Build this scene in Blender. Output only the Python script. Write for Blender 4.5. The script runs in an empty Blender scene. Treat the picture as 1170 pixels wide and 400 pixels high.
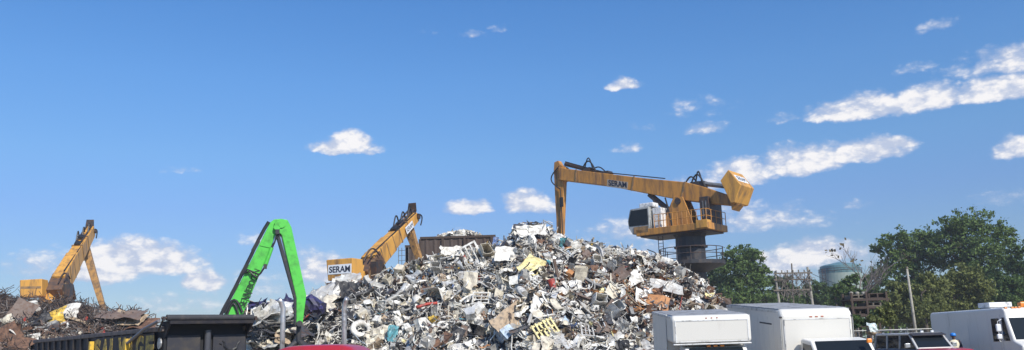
import bpy, bmesh, math, random
from mathutils import Vector, Matrix, noise

R = math.radians
scene = bpy.context.scene
col = scene.collection
V = Vector

# ------------------------------------------------------------------ camera
F = 970.0                      # focal length in photo pixels (photo 1170 wide)
PITCH = math.atan(192 / F)
ROLL = R(-1.7)
EYE = 2.0
cam_data = bpy.data.cameras.new('camera')
cam_data.sensor_width = 36.0
cam_data.lens = 36.0 * F / 1170.0
cam_data.clip_start = 0.1
cam_data.clip_end = 8000
cam = bpy.data.objects.new('camera', cam_data)
col.objects.link(cam)
CAMROT = Matrix.Rotation(math.pi / 2 + PITCH, 3, 'X') @ Matrix.Rotation(ROLL, 3, 'Z')
cam.matrix_world = Matrix.Translation((0, 0, EYE)) @ CAMROT.to_4x4()
scene.camera = cam


def ray(px, py):
    return CAMROT @ V(((px - 585) / F, (200 - py) / F, -1.0))


def at(px, py, d):
    """world point seen at a photo pixel, d metres ahead of the camera"""
    r = ray(px, py)
    r = r * (d / r.y)
    return V((r.x, r.y, r.z + EYE))


def to_px(p):
    q = CAMROT.transposed() @ (V(p) - V((0, 0, EYE)))
    return 585 + F * q.x / -q.z, 200 - F * q.y / -q.z


def on_plane(px, py, o, f, off=0.0):
    """pixel ray hit with the upright plane through o along f, shifted sideways by off"""
    n = V((f.y, -f.x, 0))
    r = ray(px, py)
    t = ((o + n * off) - V((0, 0, EYE))).dot(n) / r.dot(n)
    return V((0, 0, EYE)) + r * t


def sm(a, b, x):
    t = max(0.0, min(1.0, (x - a) / (b - a)))
    return t * t * (3 - 2 * t)


def ground_z(x, y):
    """the yard lies a little low in front and rises behind on the right"""
    return -0.35 + 0.5 * max(0, min(1, (y - 25) / 11.0)) * sm(-5, 2, x)


def interp(tab, x):
    if x <= tab[0][0]:
        return tab[0][1]
    for (a, va), (b, vb) in zip(tab, tab[1:]):
        if x <= b:
            return va + (vb - va) * (x - a) / (b - a)
    return tab[-1][1]


# ------------------------------------------------------------------ materials
MATS = {}


def nodes_of(m):
    m.use_nodes = True
    nt = m.node_tree
    return nt, nt.nodes['Principled BSDF']


def mat(name, c, rough=0.6, metal=0.0, dirt=None, dirt_amt=0.35, scale=3.0, bump=0.0, bscale=20.0, var=0.12, spec=0.5, coat=0.0,
        streak=False):
    """painted or bare material with patchy wear: colour variation, grime patches and bump"""
    if name in MATS:
        return MATS[name]
    m = bpy.data.materials.new(name)
    nt, b = nodes_of(m)
    N, L = nt.nodes, nt.links
    b.inputs['Roughness'].default_value = rough
    b.inputs['Metallic'].default_value = metal
    b.inputs['Specular IOR Level'].default_value = spec
    b.inputs['Coat Weight'].default_value = coat
    tc = N.new('ShaderNodeTexCoord')
    mp = N.new('ShaderNodeMapping')
    L.new(tc.outputs['Object'], mp.inputs['Vector'])
    if streak:
        mp.inputs['Scale'].default_value = (1, 1, 0.18)
    n1 = N.new('ShaderNodeTexNoise')
    n1.inputs['Scale'].default_value = scale
    n1.inputs['Detail'].default_value = 7
    n1.inputs['Roughness'].default_value = 0.65
    L.new(mp.outputs['Vector'], n1.inputs['Vector'])
    base = N.new('ShaderNodeMix')
    base.data_type = 'RGBA'
    base.inputs['A'].default_value = (c[0] * (1 - var), c[1] * (1 - var), c[2] * (1 - var), 1)
    base.inputs['B'].default_value = (min(1, c[0] * (1 + var)), min(1, c[1] * (1 + var)), min(1, c[2] * (1 + var)), 1)
    L.new(n1.outputs['Fac'], base.inputs['Factor'])
    out = base.outputs['Result']
    if dirt is not None:
        n2 = N.new('ShaderNodeTexNoise')
        n2.inputs['Scale'].default_value = scale * 1.7
        n2.inputs['Detail'].default_value = 8
        n2.inputs['Roughness'].default_value = 0.7
        L.new(mp.outputs['Vector'], n2.inputs['Vector'])
        cr = N.new('ShaderNodeValToRGB')
        cr.color_ramp.elements[0].position = 0.62 - dirt_amt * 0.5
        cr.color_ramp.elements[0].color = (0, 0, 0, 1)
        cr.color_ramp.elements[1].position = 0.80 - dirt_amt * 0.4
        cr.color_ramp.elements[1].color = (1, 1, 1, 1)
        L.new(n2.outputs['Fac'], cr.inputs['Fac'])
        mx = N.new('ShaderNodeMix')
        mx.data_type = 'RGBA'
        mx.inputs['B'].default_value = (*dirt, 1)
        L.new(out, mx.inputs['A'])
        L.new(cr.outputs['Color'], mx.inputs['Factor'])
        out = mx.outputs['Result']
    L.new(out, b.inputs['Base Color'])
    if bump:
        n3 = N.new('ShaderNodeTexNoise')
        n3.inputs['Scale'].default_value = bscale
        n3.inputs['Detail'].default_value = 5
        L.new(tc.outputs['Object'], n3.inputs['Vector'])
        bp = N.new('ShaderNodeBump')
        bp.inputs['Strength'].default_value = bump
        bp.inputs['Distance'].default_value = 0.05
        L.new(n3.outputs['Fac'], bp.inputs['Height'])
        L.new(bp.outputs['Normal'], b.inputs['Normal'])
    MATS[name] = m
    return m


RUST = (0.13, 0.065, 0.035)
GRIME = (0.09, 0.08, 0.07)
SMUT = (0.33, 0.29, 0.24)
# scrap colours
SCRAP = {
    'white': mat('scrap_white', (0.80, 0.77, 0.69), 0.5, 0, SMUT, 0.34, 1.6),
    'cream': mat('scrap_cream', (0.68, 0.61, 0.47), 0.55, 0, SMUT, 0.34, 1.6),
    'pale grey': mat('scrap_pale_grey', (0.56, 0.545, 0.505), 0.45, 0.1, SMUT, 0.35, 1.8),
    'grey': mat('scrap_grey', (0.31, 0.30, 0.275), 0.5, 0.15, GRIME, 0.3, 2.0),
    'silver': mat('scrap_silver', (0.68, 0.67, 0.63), 0.4, 0.3, SMUT, 0.3, 2.0),
    'dark grey': mat('scrap_dark_grey', (0.07, 0.072, 0.08), 0.5, 0.2, RUST, 0.25, 2.5),
    'black': mat('scrap_black', (0.02, 0.02, 0.022), 0.55, 0.0, GRIME, 0.3, 2.5),
    'tan': mat('scrap_tan', (0.42, 0.31, 0.20), 0.65, 0, GRIME, 0.3, 2.5),
    'rusty brown': mat('scrap_rust', (0.20, 0.105, 0.06), 0.8, 0.1, (0.07, 0.04, 0.03), 0.4, 3.0),
    'brown': mat('scrap_brown', (0.17, 0.125, 0.10), 0.7, 0, RUST, 0.3, 2.5),
    'orange brown': mat('scrap_orange', (0.48, 0.22, 0.08), 0.65, 0, RUST, 0.3, 2.5),
    'yellow': mat('scrap_yellow', (0.75, 0.48, 0.06), 0.5, 0, GRIME, 0.3, 2.5),
    'pale yellow': mat('scrap_pale_yellow', (0.78, 0.66, 0.30), 0.5, 0, GRIME, 0.25, 2.5),
    'red': mat('scrap_red', (0.45, 0.05, 0.03), 0.5, 0, GRIME, 0.3, 2.5),
    'blue': mat('scrap_blue', (0.10, 0.17, 0.36), 0.5, 0, GRIME, 0.3, 2.5),
    'pale blue': mat('scrap_pale_blue', (0.42, 0.52, 0.62), 0.5, 0, GRIME, 0.3, 2.5),
    'teal': mat('scrap_teal', (0.08, 0.28, 0.32), 0.5, 0, GRIME, 0.3, 2.5),
}
M = dict(
    crane=mat('crane_orange_paint', (0.53, 0.245, 0.047), 0.5, 0, (0.19, 0.10, 0.045), 0.36, 1.2, var=0.16, streak=True),
    crane_yellow=mat('crane_yellow_paint', (0.64, 0.325, 0.06), 0.5, 0, (0.24, 0.13, 0.055), 0.32, 1.1, var=0.15, streak=True),
    crane_worn=mat('worn_boom_paint', (0.36, 0.20, 0.075), 0.6, 0, (0.12, 0.10, 0.07), 0.42, 1.3, var=0.15),
    boom_dark=mat('greasy_steel', (0.05, 0.045, 0.045), 0.5, 0.3, RUST, 0.35, 2.0),
    pedestal=mat('dark_pedestal_paint', (0.032, 0.032, 0.036), 0.55, 0.1, (0.08, 0.055, 0.04), 0.25, 1.0),
    cablight=mat('light_cab_grey_paint', (0.40, 0.41, 0.40), 0.5, 0, GRIME, 0.3, 1.5),
    hose=mat('rubber_hose', (0.018, 0.018, 0.02), 0.5, 0, None),
    chrome=mat('chromed_rod', (0.65, 0.66, 0.68), 0.22, 1.0, GRIME, 0.2, 4.0),
    green=mat('bright_green_paint', (0.085, 0.52, 0.055), 0.42, 0, (0.05, 0.27, 0.035), 0.28, 1.4, var=0.12, coat=0.1),
    black=mat('black_paint', (0.018, 0.017, 0.022), 0.6, 0, (0.05, 0.04, 0.033), 0.3, 1.6, var=0.2, spec=0.25),
    charcoal=mat('charcoal_paint', (0.036, 0.036, 0.043), 0.6, 0, (0.07, 0.06, 0.05), 0.3, 1.6, var=0.2, spec=0.3),
    tarp=mat('tarp_cloth', (0.035, 0.036, 0.04), 0.75, 0, GRIME, 0.2, 3.0),
    letter_yellow=mat('faded_yellow_paint', (0.52, 0.36, 0.05), 0.6, 0, (0.06, 0.05, 0.04), 0.42, 5.0),
    white_body=mat('white_truck_paint', (0.72, 0.70, 0.65), 0.4, 0, (0.52, 0.48, 0.42), 0.12, 0.8, coat=0.2, var=0.04, streak=True),
    white_panel=mat('white_box_panel', (0.68, 0.655, 0.595), 0.45, 0, (0.50, 0.46, 0.40), 0.14, 0.8, var=0.03, streak=True),
    alu=mat('aluminium_trim', (0.55, 0.55, 0.54), 0.5, 0.2, GRIME, 0.2, 3.0),
    roof=mat('truck_roof_sheet', (0.30, 0.31, 0.33), 0.6, 0.1, GRIME, 0.25, 1.0),
    glass=mat('dark_window_glass', (0.012, 0.016, 0.02), 0.05, 0, None, spec=0.22),
    red=mat('red_truck_paint', (0.42, 0.022, 0.03), 0.3, 0, (0.25, 0.03, 0.03), 0.2, 1.5, coat=0.4),
    tyre=mat('tyre_rubber', (0.022, 0.022, 0.022), 0.8, 0, (0.10, 0.09, 0.07), 0.2, 4.0),
    rim=mat('steel_rim', (0.55, 0.55, 0.55), 0.4, 0.7, GRIME, 0.3, 5.0),
    amber=mat('amber_lens', (0.80, 0.25, 0.03), 0.25, 0, None),
    redlens=mat('faded_marker_lens', (0.42, 0.14, 0.09), 0.3, 0, None),
    lamp=mat('headlamp_glass', (0.75, 0.76, 0.78), 0.12, 0.2, None),
    wood=mat('weathered_wood', (0.17, 0.145, 0.11), 0.85, 0, (0.12, 0.10, 0.08), 0.35, 3.0),
    palewood=mat('pale_grey_pole', (0.36, 0.335, 0.28), 0.85, 0, (0.2, 0.18, 0.15), 0.3, 3.0),
    bark=mat('bark', (0.10, 0.08, 0.06), 0.9, 0, (0.05, 0.04, 0.03), 0.3, 4.0, bump=0.5),
    greybark=mat('bare_grey_bark', (0.20, 0.17, 0.15), 0.9, 0, (0.1, 0.08, 0.07), 0.3, 4.0),
    bunker=mat('brown_corrugated_steel', (0.085, 0.063, 0.052), 0.75, 0.1, (0.06, 0.035, 0.025), 0.35, 0.7, streak=True),
    tank=mat('teal_tank_paint', (0.22, 0.29, 0.26), 0.5, 0, (0.30, 0.33, 0.28), 0.35, 0.25),
    tankband=mat('blue_green_tank_band', (0.12, 0.23, 0.25), 0.45, 0, (0.05, 0.12, 0.13), 0.3, 0.3),
    rusty=mat('rusty_steel', (0.06, 0.042, 0.034), 0.85, 0.1, (0.07, 0.045, 0.03), 0.4, 2.0),
    wire=mat('galvanised_wire', (0.22, 0.22, 0.21), 0.5, 0.6, None),
    skin=mat('skin', (0.16, 0.085, 0.055), 0.55, 0, None),
    hair=mat('dark_hair', (0.015, 0.012, 0.01), 0.7, 0, None),
    helmet=mat('blue_helmet_plastic', (0.03, 0.22, 0.62), 0.3, 0, None),
    shirt=mat('cream_shirt_cloth', (0.74, 0.68, 0.50), 0.85, 0, None),
    sleeve=mat('dark_sleeve_cloth', (0.03, 0.03, 0.045), 0.85, 0, None),
    jeans=mat('work_trouser_cloth', (0.05, 0.06, 0.09), 0.9, 0, None),
    boot=mat('boot_leather', (0.05, 0.035, 0.025), 0.7, 0, None),
    cabgrey=mat('grey_machine_paint', (0.17, 0.18, 0.19), 0.5, 0.1, GRIME, 0.35, 1.5),
    white_metal=mat('white_painted_metal', (0.74, 0.74, 0.73), 0.4, 0, GRIME, 0.25, 2.0),
    sign=mat('pale_sign_plate', (0.74, 0.76, 0.78), 0.5, 0, None),
    ink=mat('navy_lettering', (0.012, 0.016, 0.035), 0.5, 0, None),
    boomink=mat('dark_green_black_lettering', (0.006, 0.02, 0.008), 0.5, 0, None),
    exhaust=mat('dull_exhaust_steel', (0.60, 0.60, 0.60), 0.42, 0.75, (0.22, 0.18, 0.15), 0.25, 3.0),
    suvgreen=mat('faded_dark_blue_paint', (0.045, 0.055, 0.10), 0.4, 0, GRIME, 0.2, 2.0),
)


# ------------------------------------------------------------------ mesh building
WM = {}          # world matrix of each parent, kept by hand


class MB:
    def __init__(self):
        self.v, self.f, self.m, self.s = [], [], [], []
        self.cur = 0
        self.smooth = False

    def add(self, vs, fs):
        o = len(self.v)
        self.v.extend(V(p) for p in vs)
        for f in fs:
            self.f.append(tuple(i + o for i in f))
            self.m.append(self.cur)
            self.s.append(self.smooth)
        return self

    def hexa(self, p):
        return self.add(p, [(0, 3, 2, 1), (4, 5, 6, 7), (0, 1, 5, 4), (1, 2, 6, 5), (2, 3, 7, 6), (3, 0, 4, 7)])

    def box(self, c, s, rot=None):
        c = V(c)
        q = []
        for z in (-.5, .5):
            for x, y in ((-.5, -.5), (.5, -.5), (.5, .5), (-.5, .5)):
                p = V((x * s[0], y * s[1], z * s[2]))
                if rot is not None:
                    p = rot @ p
                q.append(c + p)
        return self.hexa(q)

    def lohi(self, a, b):
        return self.box([(x + y) / 2 for x, y in zip(a, b)], [abs(y - x) for x, y in zip(a, b)])

    def beam(self, a, b, w0, h0, w1=None, h1=None, up=V((0, 0, 1))):
        a, b = V(a), V(b)
        w1 = w0 if w1 is None else w1
        h1 = h0 if h1 is None else h1
        t = (b - a).normalized()
        s = t.cross(up)
        if s.length < 1e-4:
            s = t.cross(V((1, 0, 0)))
        s.normalize()
        u = s.cross(t)
        q = []
        for p, w, h in ((a, w0, h0), (b, w1, h1)):
            q += [p - s * w / 2 - u * h / 2, p + s * w / 2 - u * h / 2, p + s * w / 2 + u * h / 2, p - s * w / 2 + u * h / 2]
        return self.hexa(q)

    def tube(self, pts, r, n=8, cap=True):
        pts = [V(p) for p in pts]
        rs = r if isinstance(r, (list, tuple)) else [r] * len(pts)
        o = len(self.v)
        ref = None
        vs = []
        for i, p in enumerate(pts):
            t = (pts[min(i + 1, len(pts) - 1)] - pts[max(i - 1, 0)])
            t = t.normalized() if t.length > 1e-9 else V((0, 0, 1))
            if ref is None:
                ref = V((0, 0, 1)) if abs(t.z) < .9 else V((1, 0, 0))
            s = t.cross(ref)
            if s.length < 1e-5:
                s = t.orthogonal()
            s.normalize()
            u = s.cross(t)
            ref = u
            for k in range(n):
                a = 2 * math.pi * k / n
                vs.append(p + s * math.cos(a) * rs[i] + u * math.sin(a) * rs[i])
        fs = []
        for i in range(len(pts) - 1):
            for k in range(n):
                fs.append((i * n + k, i * n + (k + 1) % n, (i + 1) * n + (k + 1) % n, (i + 1) * n + k))
        if cap:
            fs.append(tuple(range(n - 1, -1, -1)))
            fs.append(tuple((len(pts) - 1) * n + k for k in range(n)))
        return self.add(vs, fs)

    def prism(self, poly, vec, centre=True):
        """planar outline given thickness vec"""
        vec = V(vec)
        off = -vec / 2 if centre else V((0, 0, 0))
        n = len(poly)
        a = [V(p) + off for p in poly]
        b = [p + vec for p in a]
        nrm = V((0, 0, 0))
        for i in range(n):
            nrm += a[i].cross(a[(i + 1) % n])
        fl = nrm.dot(vec) < 0
        fs = [tuple(range(n - 1, -1, -1)), tuple(range(n, 2 * n))] + [(i, (i + 1) % n, n + (i + 1) % n, n + i) for i in range(n)]
        if fl:
            fs = [tuple(reversed(f)) for f in fs]
        return self.add(a + b, fs)

    def lathe(self, c, prof, n=24, cap=True):
        c = V(c)
        vs, fs = [], []
        for r, z in prof:
            for k in range(n):
                a = 2 * math.pi * k / n
                vs.append(c + V((r * math.cos(a), r * math.sin(a), z)))
        for i in range(len(prof) - 1):
            for k in range(n):
                fs.append((i * n + k, i * n + (k + 1) % n, (i + 1) * n + (k + 1) % n, (i + 1) * n + k))
        if cap:
            fs.append(tuple(range(n - 1, -1, -1)))
            fs.append(tuple((len(prof) - 1) * n + k for k in range(n)))
        return self.add(vs, fs)

    def build(self, name, mats, parent=None, local=False, bevel=0.0, seg=2, smooth=None, angle=35):
        if not isinstance(mats, (list, tuple)):
            mats = [mats]
        vs = self.v
        if parent is not None and not local:
            inv = WM[parent.name].inverted()
            vs = [inv @ p for p in vs]
        me = bpy.data.meshes.new(name)
        me.from_pydata([tuple(p) for p in vs], [], self.f)
        for mm in mats:
            me.materials.append(mm)
        if len(mats) > 1:
            me.polygons.foreach_set('material_index', self.m)
        me.polygons.foreach_set('use_smooth', [True] * len(self.f) if smooth else self.s)
        me.update()
        o = bpy.data.objects.new(name, me)
        col.objects.link(o)
        if parent is not None:
            o.parent = parent
        WM[o.name] = WM[parent.name].copy() if parent is not None else Matrix.Identity(4)
        if bevel:
            bv = o.modifiers.new('edge', 'BEVEL')
            bv.width = bevel
            bv.segments = seg
            bv.limit_method = 'ANGLE'
            bv.angle_limit = R(angle)
            bv.harden_normals = False
        return o


def tag(o, label=None, cat=None, group=None, kind=None):
    if label:
        o['label'] = label
    if cat:
        o['category'] = cat
        o['kind'] = 'thing'
    if group:
        o['group'] = group
    if kind:
        o['kind'] = kind
    return o


def thing(name, label, cat, loc=(0, 0, 0), rot=None, group=None):
    o = bpy.data.objects.new(name, None)
    o.empty_display_size = 0.3
    col.objects.link(o)
    m = Matrix.Translation(V(loc)) @ (rot.to_4x4() if rot is not None else Matrix.Identity(4))
    o.matrix_basis = m
    WM[o.name] = m
    return tag(o, label, cat, group)


def recentre(o):
    """move a lone mesh's origin to the middle of its foot"""
    me = o.data
    n = len(me.vertices)
    co = [0.0] * (3 * n)
    me.vertices.foreach_get('co', co)
    x, y, z = sum(co[0::3]) / n, sum(co[1::3]) / n, min(co[2::3])
    me.transform(Matrix.Translation((-x, -y, -z)))
    o.location = (x, y, z)
    WM[o.name] = Matrix.Translation((x, y, z))
    return o


def lettering(name, text, size, mtl, origin, xdir, ydir, parent, width=None, extrude=0.006, bold=0.0, align='LEFT'):
    """raised painted letters; origin is the lower left of the words, xdir the reading direction"""
    cu = bpy.data.curves.new(name, 'FONT')
    cu.body = text
    cu.size = size
    cu.extrude = extrude
    cu.offset = bold
    to = bpy.data.objects.new(name + '_tmp', cu)
    col.objects.link(to)
    dg = bpy.context.evaluated_depsgraph_get()
    me = bpy.data.meshes.new_from_object(to.evaluated_get(dg))
    bpy.data.objects.remove(to)
    xs = [v.co.x for v in me.vertices]
    ys = [v.co.y for v in me.vertices]
    x0, w, y0 = min(xs), max(xs) - min(xs), min(ys)
    kx = width / w if width else 1.0
    xd, yd = V(xdir).normalized(), V(ydir).normalized()
    zd = xd.cross(yd).normalized()
    inv = WM[parent.name].inverted()
    for v in me.vertices:
        v.co = inv @ (V(origin) + xd * ((v.co.x - x0) * kx) + yd * (v.co.y - y0) + zd * v.co.z)
    me.materials.clear()
    me.materials.append(mtl)
    o = bpy.data.objects.new(name, me)
    col.objects.link(o)
    o.parent = parent
    WM[o.name] = WM[parent.name].copy()
    return o


# ------------------------------------------------------------------ light, sky, clouds
SUN_EL, SUN_AZ = R(41), R(147)       # azimuth clockwise from +Y: behind the camera, to the right
sd = V((math.sin(SUN_AZ) * math.cos(SUN_EL), math.cos(SUN_AZ) * math.cos(SUN_EL), math.sin(SUN_EL)))
sl = bpy.data.lights.new('sun', 'SUN')
sl.energy = 4.7
sl.angle = R(0.53)
sl.color = (1.0, 0.95, 0.87)
so = bpy.data.objects.new('sun', sl)
so.rotation_euler = (-sd).to_track_quat('-Z', 'Y').to_euler()
so.location = sd * 60
col.objects.link(so)

world = bpy.data.worlds.new('World')
scene.world = world
world.use_nodes = True
nt = world.node_tree
N, L = nt.nodes, nt.links
N.clear()
wout = N.new('ShaderNodeOutputWorld')
sky = N.new('ShaderNodeTexSky')
sky.sky_type = 'NISHITA'
sky.sun_disc = False
sky.sun_elevation = SUN_EL
sky.sun_rotation = SUN_AZ
sky.altitude = 0
sky.air_density = 1.0
sky.dust_density = 0.3
sky.ozone_density = 3.2
bg = N.new('ShaderNodeBackground')
bg.inputs['Strength'].default_value = 0.15
hsv = N.new('ShaderNodeHueSaturation')
hsv.inputs['Hue'].default_value = 0.505
hsv.inputs['Saturation'].default_value = 1.12
L.new(sky.outputs['Color'], hsv.inputs['Color'])
# deeper blue low in the sky than the plain model gives, cooler overhead
tcs = N.new('ShaderNodeTexCoord')
sps = N.new('ShaderNodeSeparateXYZ')
L.new(tcs.outputs['Generated'], sps.inputs[0])
skr = N.new('ShaderNodeValToRGB')
els = skr.color_ramp.elements
els[0].position, els[0].color = 0.0, (0.42, 0.47, 0.58, 1)
els[1].position, els[1].color = 1.0, (0.62, 0.85, 1.0, 1)
for p_, c_ in ((0.085, (0.45, 0.51, 0.63, 1)), (0.155, (0.54, 0.61, 0.75, 1)), (0.213, (0.62, 0.75, 0.83, 1)), (0.30, (0.63, 0.84, 0.95, 1)), (0.385, (0.58, 0.85, 1.0, 1))):
    e_ = els.new(p_)
    e_.color = c_
L.new(sps.outputs['Z'], skr.inputs['Fac'])
tint = N.new('ShaderNodeMix')
tint.data_type = 'RGBA'
tint.blend_type = 'MULTIPLY'
tint.inputs['Factor'].default_value = 1.0
L.new(hsv.outputs['Color'], tint.inputs['A'])
L.new(skr.outputs['Color'], tint.inputs['B'])
L.new(tint.outputs['Result'], bg.inputs['Color'])


def mth(op, a, b=None, c=None, clamp=False):
    n = N.new('ShaderNodeMath')
    n.operation = op
    n.use_clamp = clamp
    for i, x in enumerate((a, b, c)):
        if x is None:
            continue
        if isinstance(x, (int, float)):
            n.inputs[i].default_value = x
        else:
            L.new(x, n.inputs[i])
    return n.outputs[0]


def vmt(op, a, b):
    n = N.new('ShaderNodeVectorMath')
    n.operation = op
    for i, x in enumerate((a, b)):
        if isinstance(x, (tuple, list)):
            n.inputs[i].default_value = x
        else:
            L.new(x, n.inputs[i])
    return n.outputs['Value'] if op == 'DOT_PRODUCT' else n.outputs[0]


tc = N.new('ShaderNodeTexCoord')
sep = N.new('ShaderNodeSeparateXYZ')
L.new(tc.outputs['Generated'], sep.inputs[0])
az = mth('ARCTAN2', sep.outputs['X'], sep.outputs['Y'])
el = mth('ARCSINE', sep.outputs['Z'])
comb = N.new('ShaderNodeCombineXYZ')
L.new(az, comb.inputs[0])
L.new(el, comb.inputs[1])
# large soft warp of the outlines
wn = N.new('ShaderNodeTexNoise')
wn.inputs['Scale'].default_value = 38
wn.inputs['Detail'].default_value = 4
wn.inputs['Roughness'].default_value = 0.6
L.new(comb.outputs[0], wn.inputs['Vector'])
warp = vmt('MULTIPLY', vmt('SUBTRACT', wn.outputs['Color'], (0.5, 0.5, 0.5)), (0.020, 0.014, 0))
pos = vmt('ADD', comb.outputs[0], warp)

# photo position, half sizes, thickness of each cloud (directions in the sky)
CLOUDS = [
    (392, 168, 40, 10, 1.0), (402, 161, 24, 13, 1.2), (209, 194, 20, 4.5, .55),
    (140, 293, 46, 24, 1.35), (112, 306, 40, 18, 1.15), (190, 297, 44, 18, 1.0), (232, 319, 24, 14, 1.15), (215, 345, 50, 12, .45),
    (60, 305, 50, 18, .5), (300, 272, 22, 10, .5), (365, 306, 34, 20, .85), (330, 335, 40, 14, .55), (300, 325, 40, 22, .5), (350, 290, 24, 12, .6),
    (536, 237, 29, 10, 1.1), (600, 231, 29, 15, 1.1), (620, 238, 22, 8, .7), (525, 266, 24, 5, .7),
    (711, 95, 20, 8, 1.0), (539, 40, 16, 5, .6), (568, 33, 10, 6, .35), (482, 36, 14, 5, .3),
    (735, 144, 18, 5, .6), (717, 170, 18, 6, .65), (803, 146, 26, 8, .75), (800, 122, 30, 10, .4), (788, 118, 18, 7, .4),
    (897, 134, 18, 6, .65), (1068, 29, 18, 8, .8), (1055, 74, 30, 7, .35),
    (990, 122, 50, 15, 1.0), (1058, 111, 34, 17, 1.05), (945, 128, 24, 12, .9), (1138, 101, 36, 14, 1.15), (1172, 96, 28, 15, 1.1),
    (1125, 73, 46, 14, .7), (1172, 66, 34, 15, .9),
    (985, 172, 44, 15, 1.15), (915, 182, 46, 19, 1.05), (850, 196, 42, 17, .9), (800, 205, 40, 14, .75), (760, 212, 30, 10, .5), (1010, 165, 30, 8, 1.0),
    (870, 250, 60, 16, .75), (830, 235, 40, 16, .5), (925, 250, 40, 10, .35), (975, 233, 18, 6, .4),
    (930, 287, 44, 17, 1.15), (900, 296, 50, 14, .9), (968, 297, 40, 12, .8), (870, 310, 60, 14, .5),
    (1162, 168, 20, 13, .9), (1150, 225, 30, 8, .3), (720, 262, 50, 16, .65), (700, 285, 60, 14, .6), (765, 285, 40, 16, .5),
]
tot = None
for cx, cy, ra, rb, s in CLOUDS:
    s *= 1.5 if s > .8 else .95
    r = ray(cx, cy).normalized()
    a0, e0 = math.atan2(r.x, r.y), math.asin(r.z)
    k = 1.2
    dlt = vmt('MULTIPLY', vmt('SUBTRACT', pos, (a0, e0 - .35 * rb / F, 0)), (F / (ra * k), F / (rb * k * 1.25), 0))
    dlt = vmt('MAXIMUM', dlt, vmt('MULTIPLY', dlt, (-1, -2.3, -1)))      # flat base, billowing top
    val = mth('MULTIPLY_ADD', vmt('DOT_PRODUCT', dlt, dlt), -s, s)
    tot = val if tot is None else mth('SMOOTH_MAX', tot, val, 0.12)

fn = N.new('ShaderNodeTexNoise')
fn.inputs['Scale'].default_value = 21
fn.inputs['Detail'].default_value = 9
fn.inputs['Roughness'].default_value = 0.57
fv = vmt('MULTIPLY', comb.outputs[0], (1.0, 1.7, 1))
L.new(fv, fn.inputs['Vector'])
fn2 = N.new('ShaderNodeTexNoise')
fn2.inputs['Scale'].default_value = 21
fn2.inputs['Detail'].default_value = 9
fn2.inputs['Roughness'].default_value = 0.57
L.new(vmt('ADD', fv, (0.006, 0.012, 0)), fn2.inputs['Vector'])
vor = N.new('ShaderNodeTexVoronoi')
vor.voronoi_dimensions = '2D'
vor.feature = 'SMOOTH_F1'
vor.inputs['Scale'].default_value = 62
vor.inputs['Detail'].default_value = 2.5
vor.inputs['Roughness'].default_value = 0.55
vor.inputs['Smoothness'].default_value = 0.6
L.new(vmt('ADD', fv, vmt('MULTIPLY', vmt('SUBTRACT', fn.outputs['Color'], (0.5, 0.5, 0.5)), (0.02, 0.02, 0))), vor.inputs['Vector'])
bil = mth('SUBTRACT', 0.52, vor.outputs['Distance'])
body = mth('ADD', mth('ADD', tot, mth('MULTIPLY', mth('SUBTRACT', fn.outputs['Fac'], 0.5), 2.3)), mth('MULTIPLY', bil, 0.5))


def sstep(a, b, x):
    n = N.new('ShaderNodeMapRange')
    n.interpolation_type = 'SMOOTHSTEP'
    n.inputs['From Min'].default_value = a
    n.inputs['From Max'].default_value = b
    L.new(x, n.inputs['Value'])
    return n.outputs['Result']


dens = mth('MULTIPLY', sstep(-0.15, 1.15, body), 0.93)
# clear sky away from the listed clouds
dens = mth('MULTIPLY', dens, sstep(-0.9, 0.25, tot))
# sun side of the billows against their shaded side
relief = mth('MULTIPLY', mth('SUBTRACT', fn.outputs['Fac'], fn2.outputs['Fac']), 4.5)
lit = sstep(-0.35, 1.0, mth('ADD', mth('ADD', mth('MULTIPLY', body, 0.5), relief), mth('MULTIPLY', bil, 0.8)))
cc = N.new('ShaderNodeMix')
cc.data_type = 'RGBA'
cc.inputs['A'].default_value = (0.52, 0.58, 0.73, 1)
cc.inputs['B'].default_value = (0.96, 0.93, 0.915, 1)
L.new(lit, cc.inputs['Factor'])
bgc = N.new('ShaderNodeBackground')
bgc.inputs['Strength'].default_value = 1.0
L.new(cc.outputs['Result'], bgc.inputs['Color'])
mixw = N.new('ShaderNodeMixShader')
L.new(dens, mixw.inputs[0])
L.new(bg.outputs[0], mixw.inputs[1])
L.new(bgc.outputs[0], mixw.inputs[2])
L.new(mixw.outputs[0], wout.inputs['Surface'])
world.cycles.sampling_method = 'MANUAL'
world.cycles.sample_map_resolution = 512

vs = scene.view_settings
vs.view_transform = 'Standard'
vs.look = 'None'
vs.exposure = 0.1
vs.gamma = 1.0
vs.use_curve_mapping = False
scene.cycles.max_bounces = 6
scene.cycles.diffuse_bounces = 3
scene.cycles.glossy_bounces = 3
scene.cycles.use_denoising = True

# ------------------------------------------------------------------ ground
g = MB()
xs = [-1600, -500, -200, -80] + [-40 + 2 * i for i in range(41)] + [80, 200, 500, 1600]
ys = [-50, -20, 0, 8, 14, 18] + [20 + 1 * i for i in range(25)] + [48, 56, 70, 100, 200, 500, 1600]
gv = [(x, y, ground_z(x, y)) for y in ys for x in xs]
nx = len(xs)
gf = [(j * nx + i, j * nx + i + 1, (j + 1) * nx + i + 1, (j + 1) * nx + i) for j in range(len(ys) - 1) for i in range(nx - 1)]
g.smooth = True
g.add(gv, gf)
gm = mat('gravel_dirt', (0.32, 0.28, 0.22), 0.95, 0, (0.22, 0.19, 0.15), 0.4, 0.35, bump=0.6, bscale=14)
tag(g.build('ground', gm), kind='structure')
# ------------------------------------------------------------------ machines
UP = V((0, 0, 1))


def arc(a, b, lift, n=8, side=V((0, 0, 0))):
    """hose sagging or bowing from a to b"""
    a, b = V(a), V(b)
    return [a.lerp(b, t / n) + (UP * lift + side) * math.sin(math.pi * t / n) for t in range(n + 1)]


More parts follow.
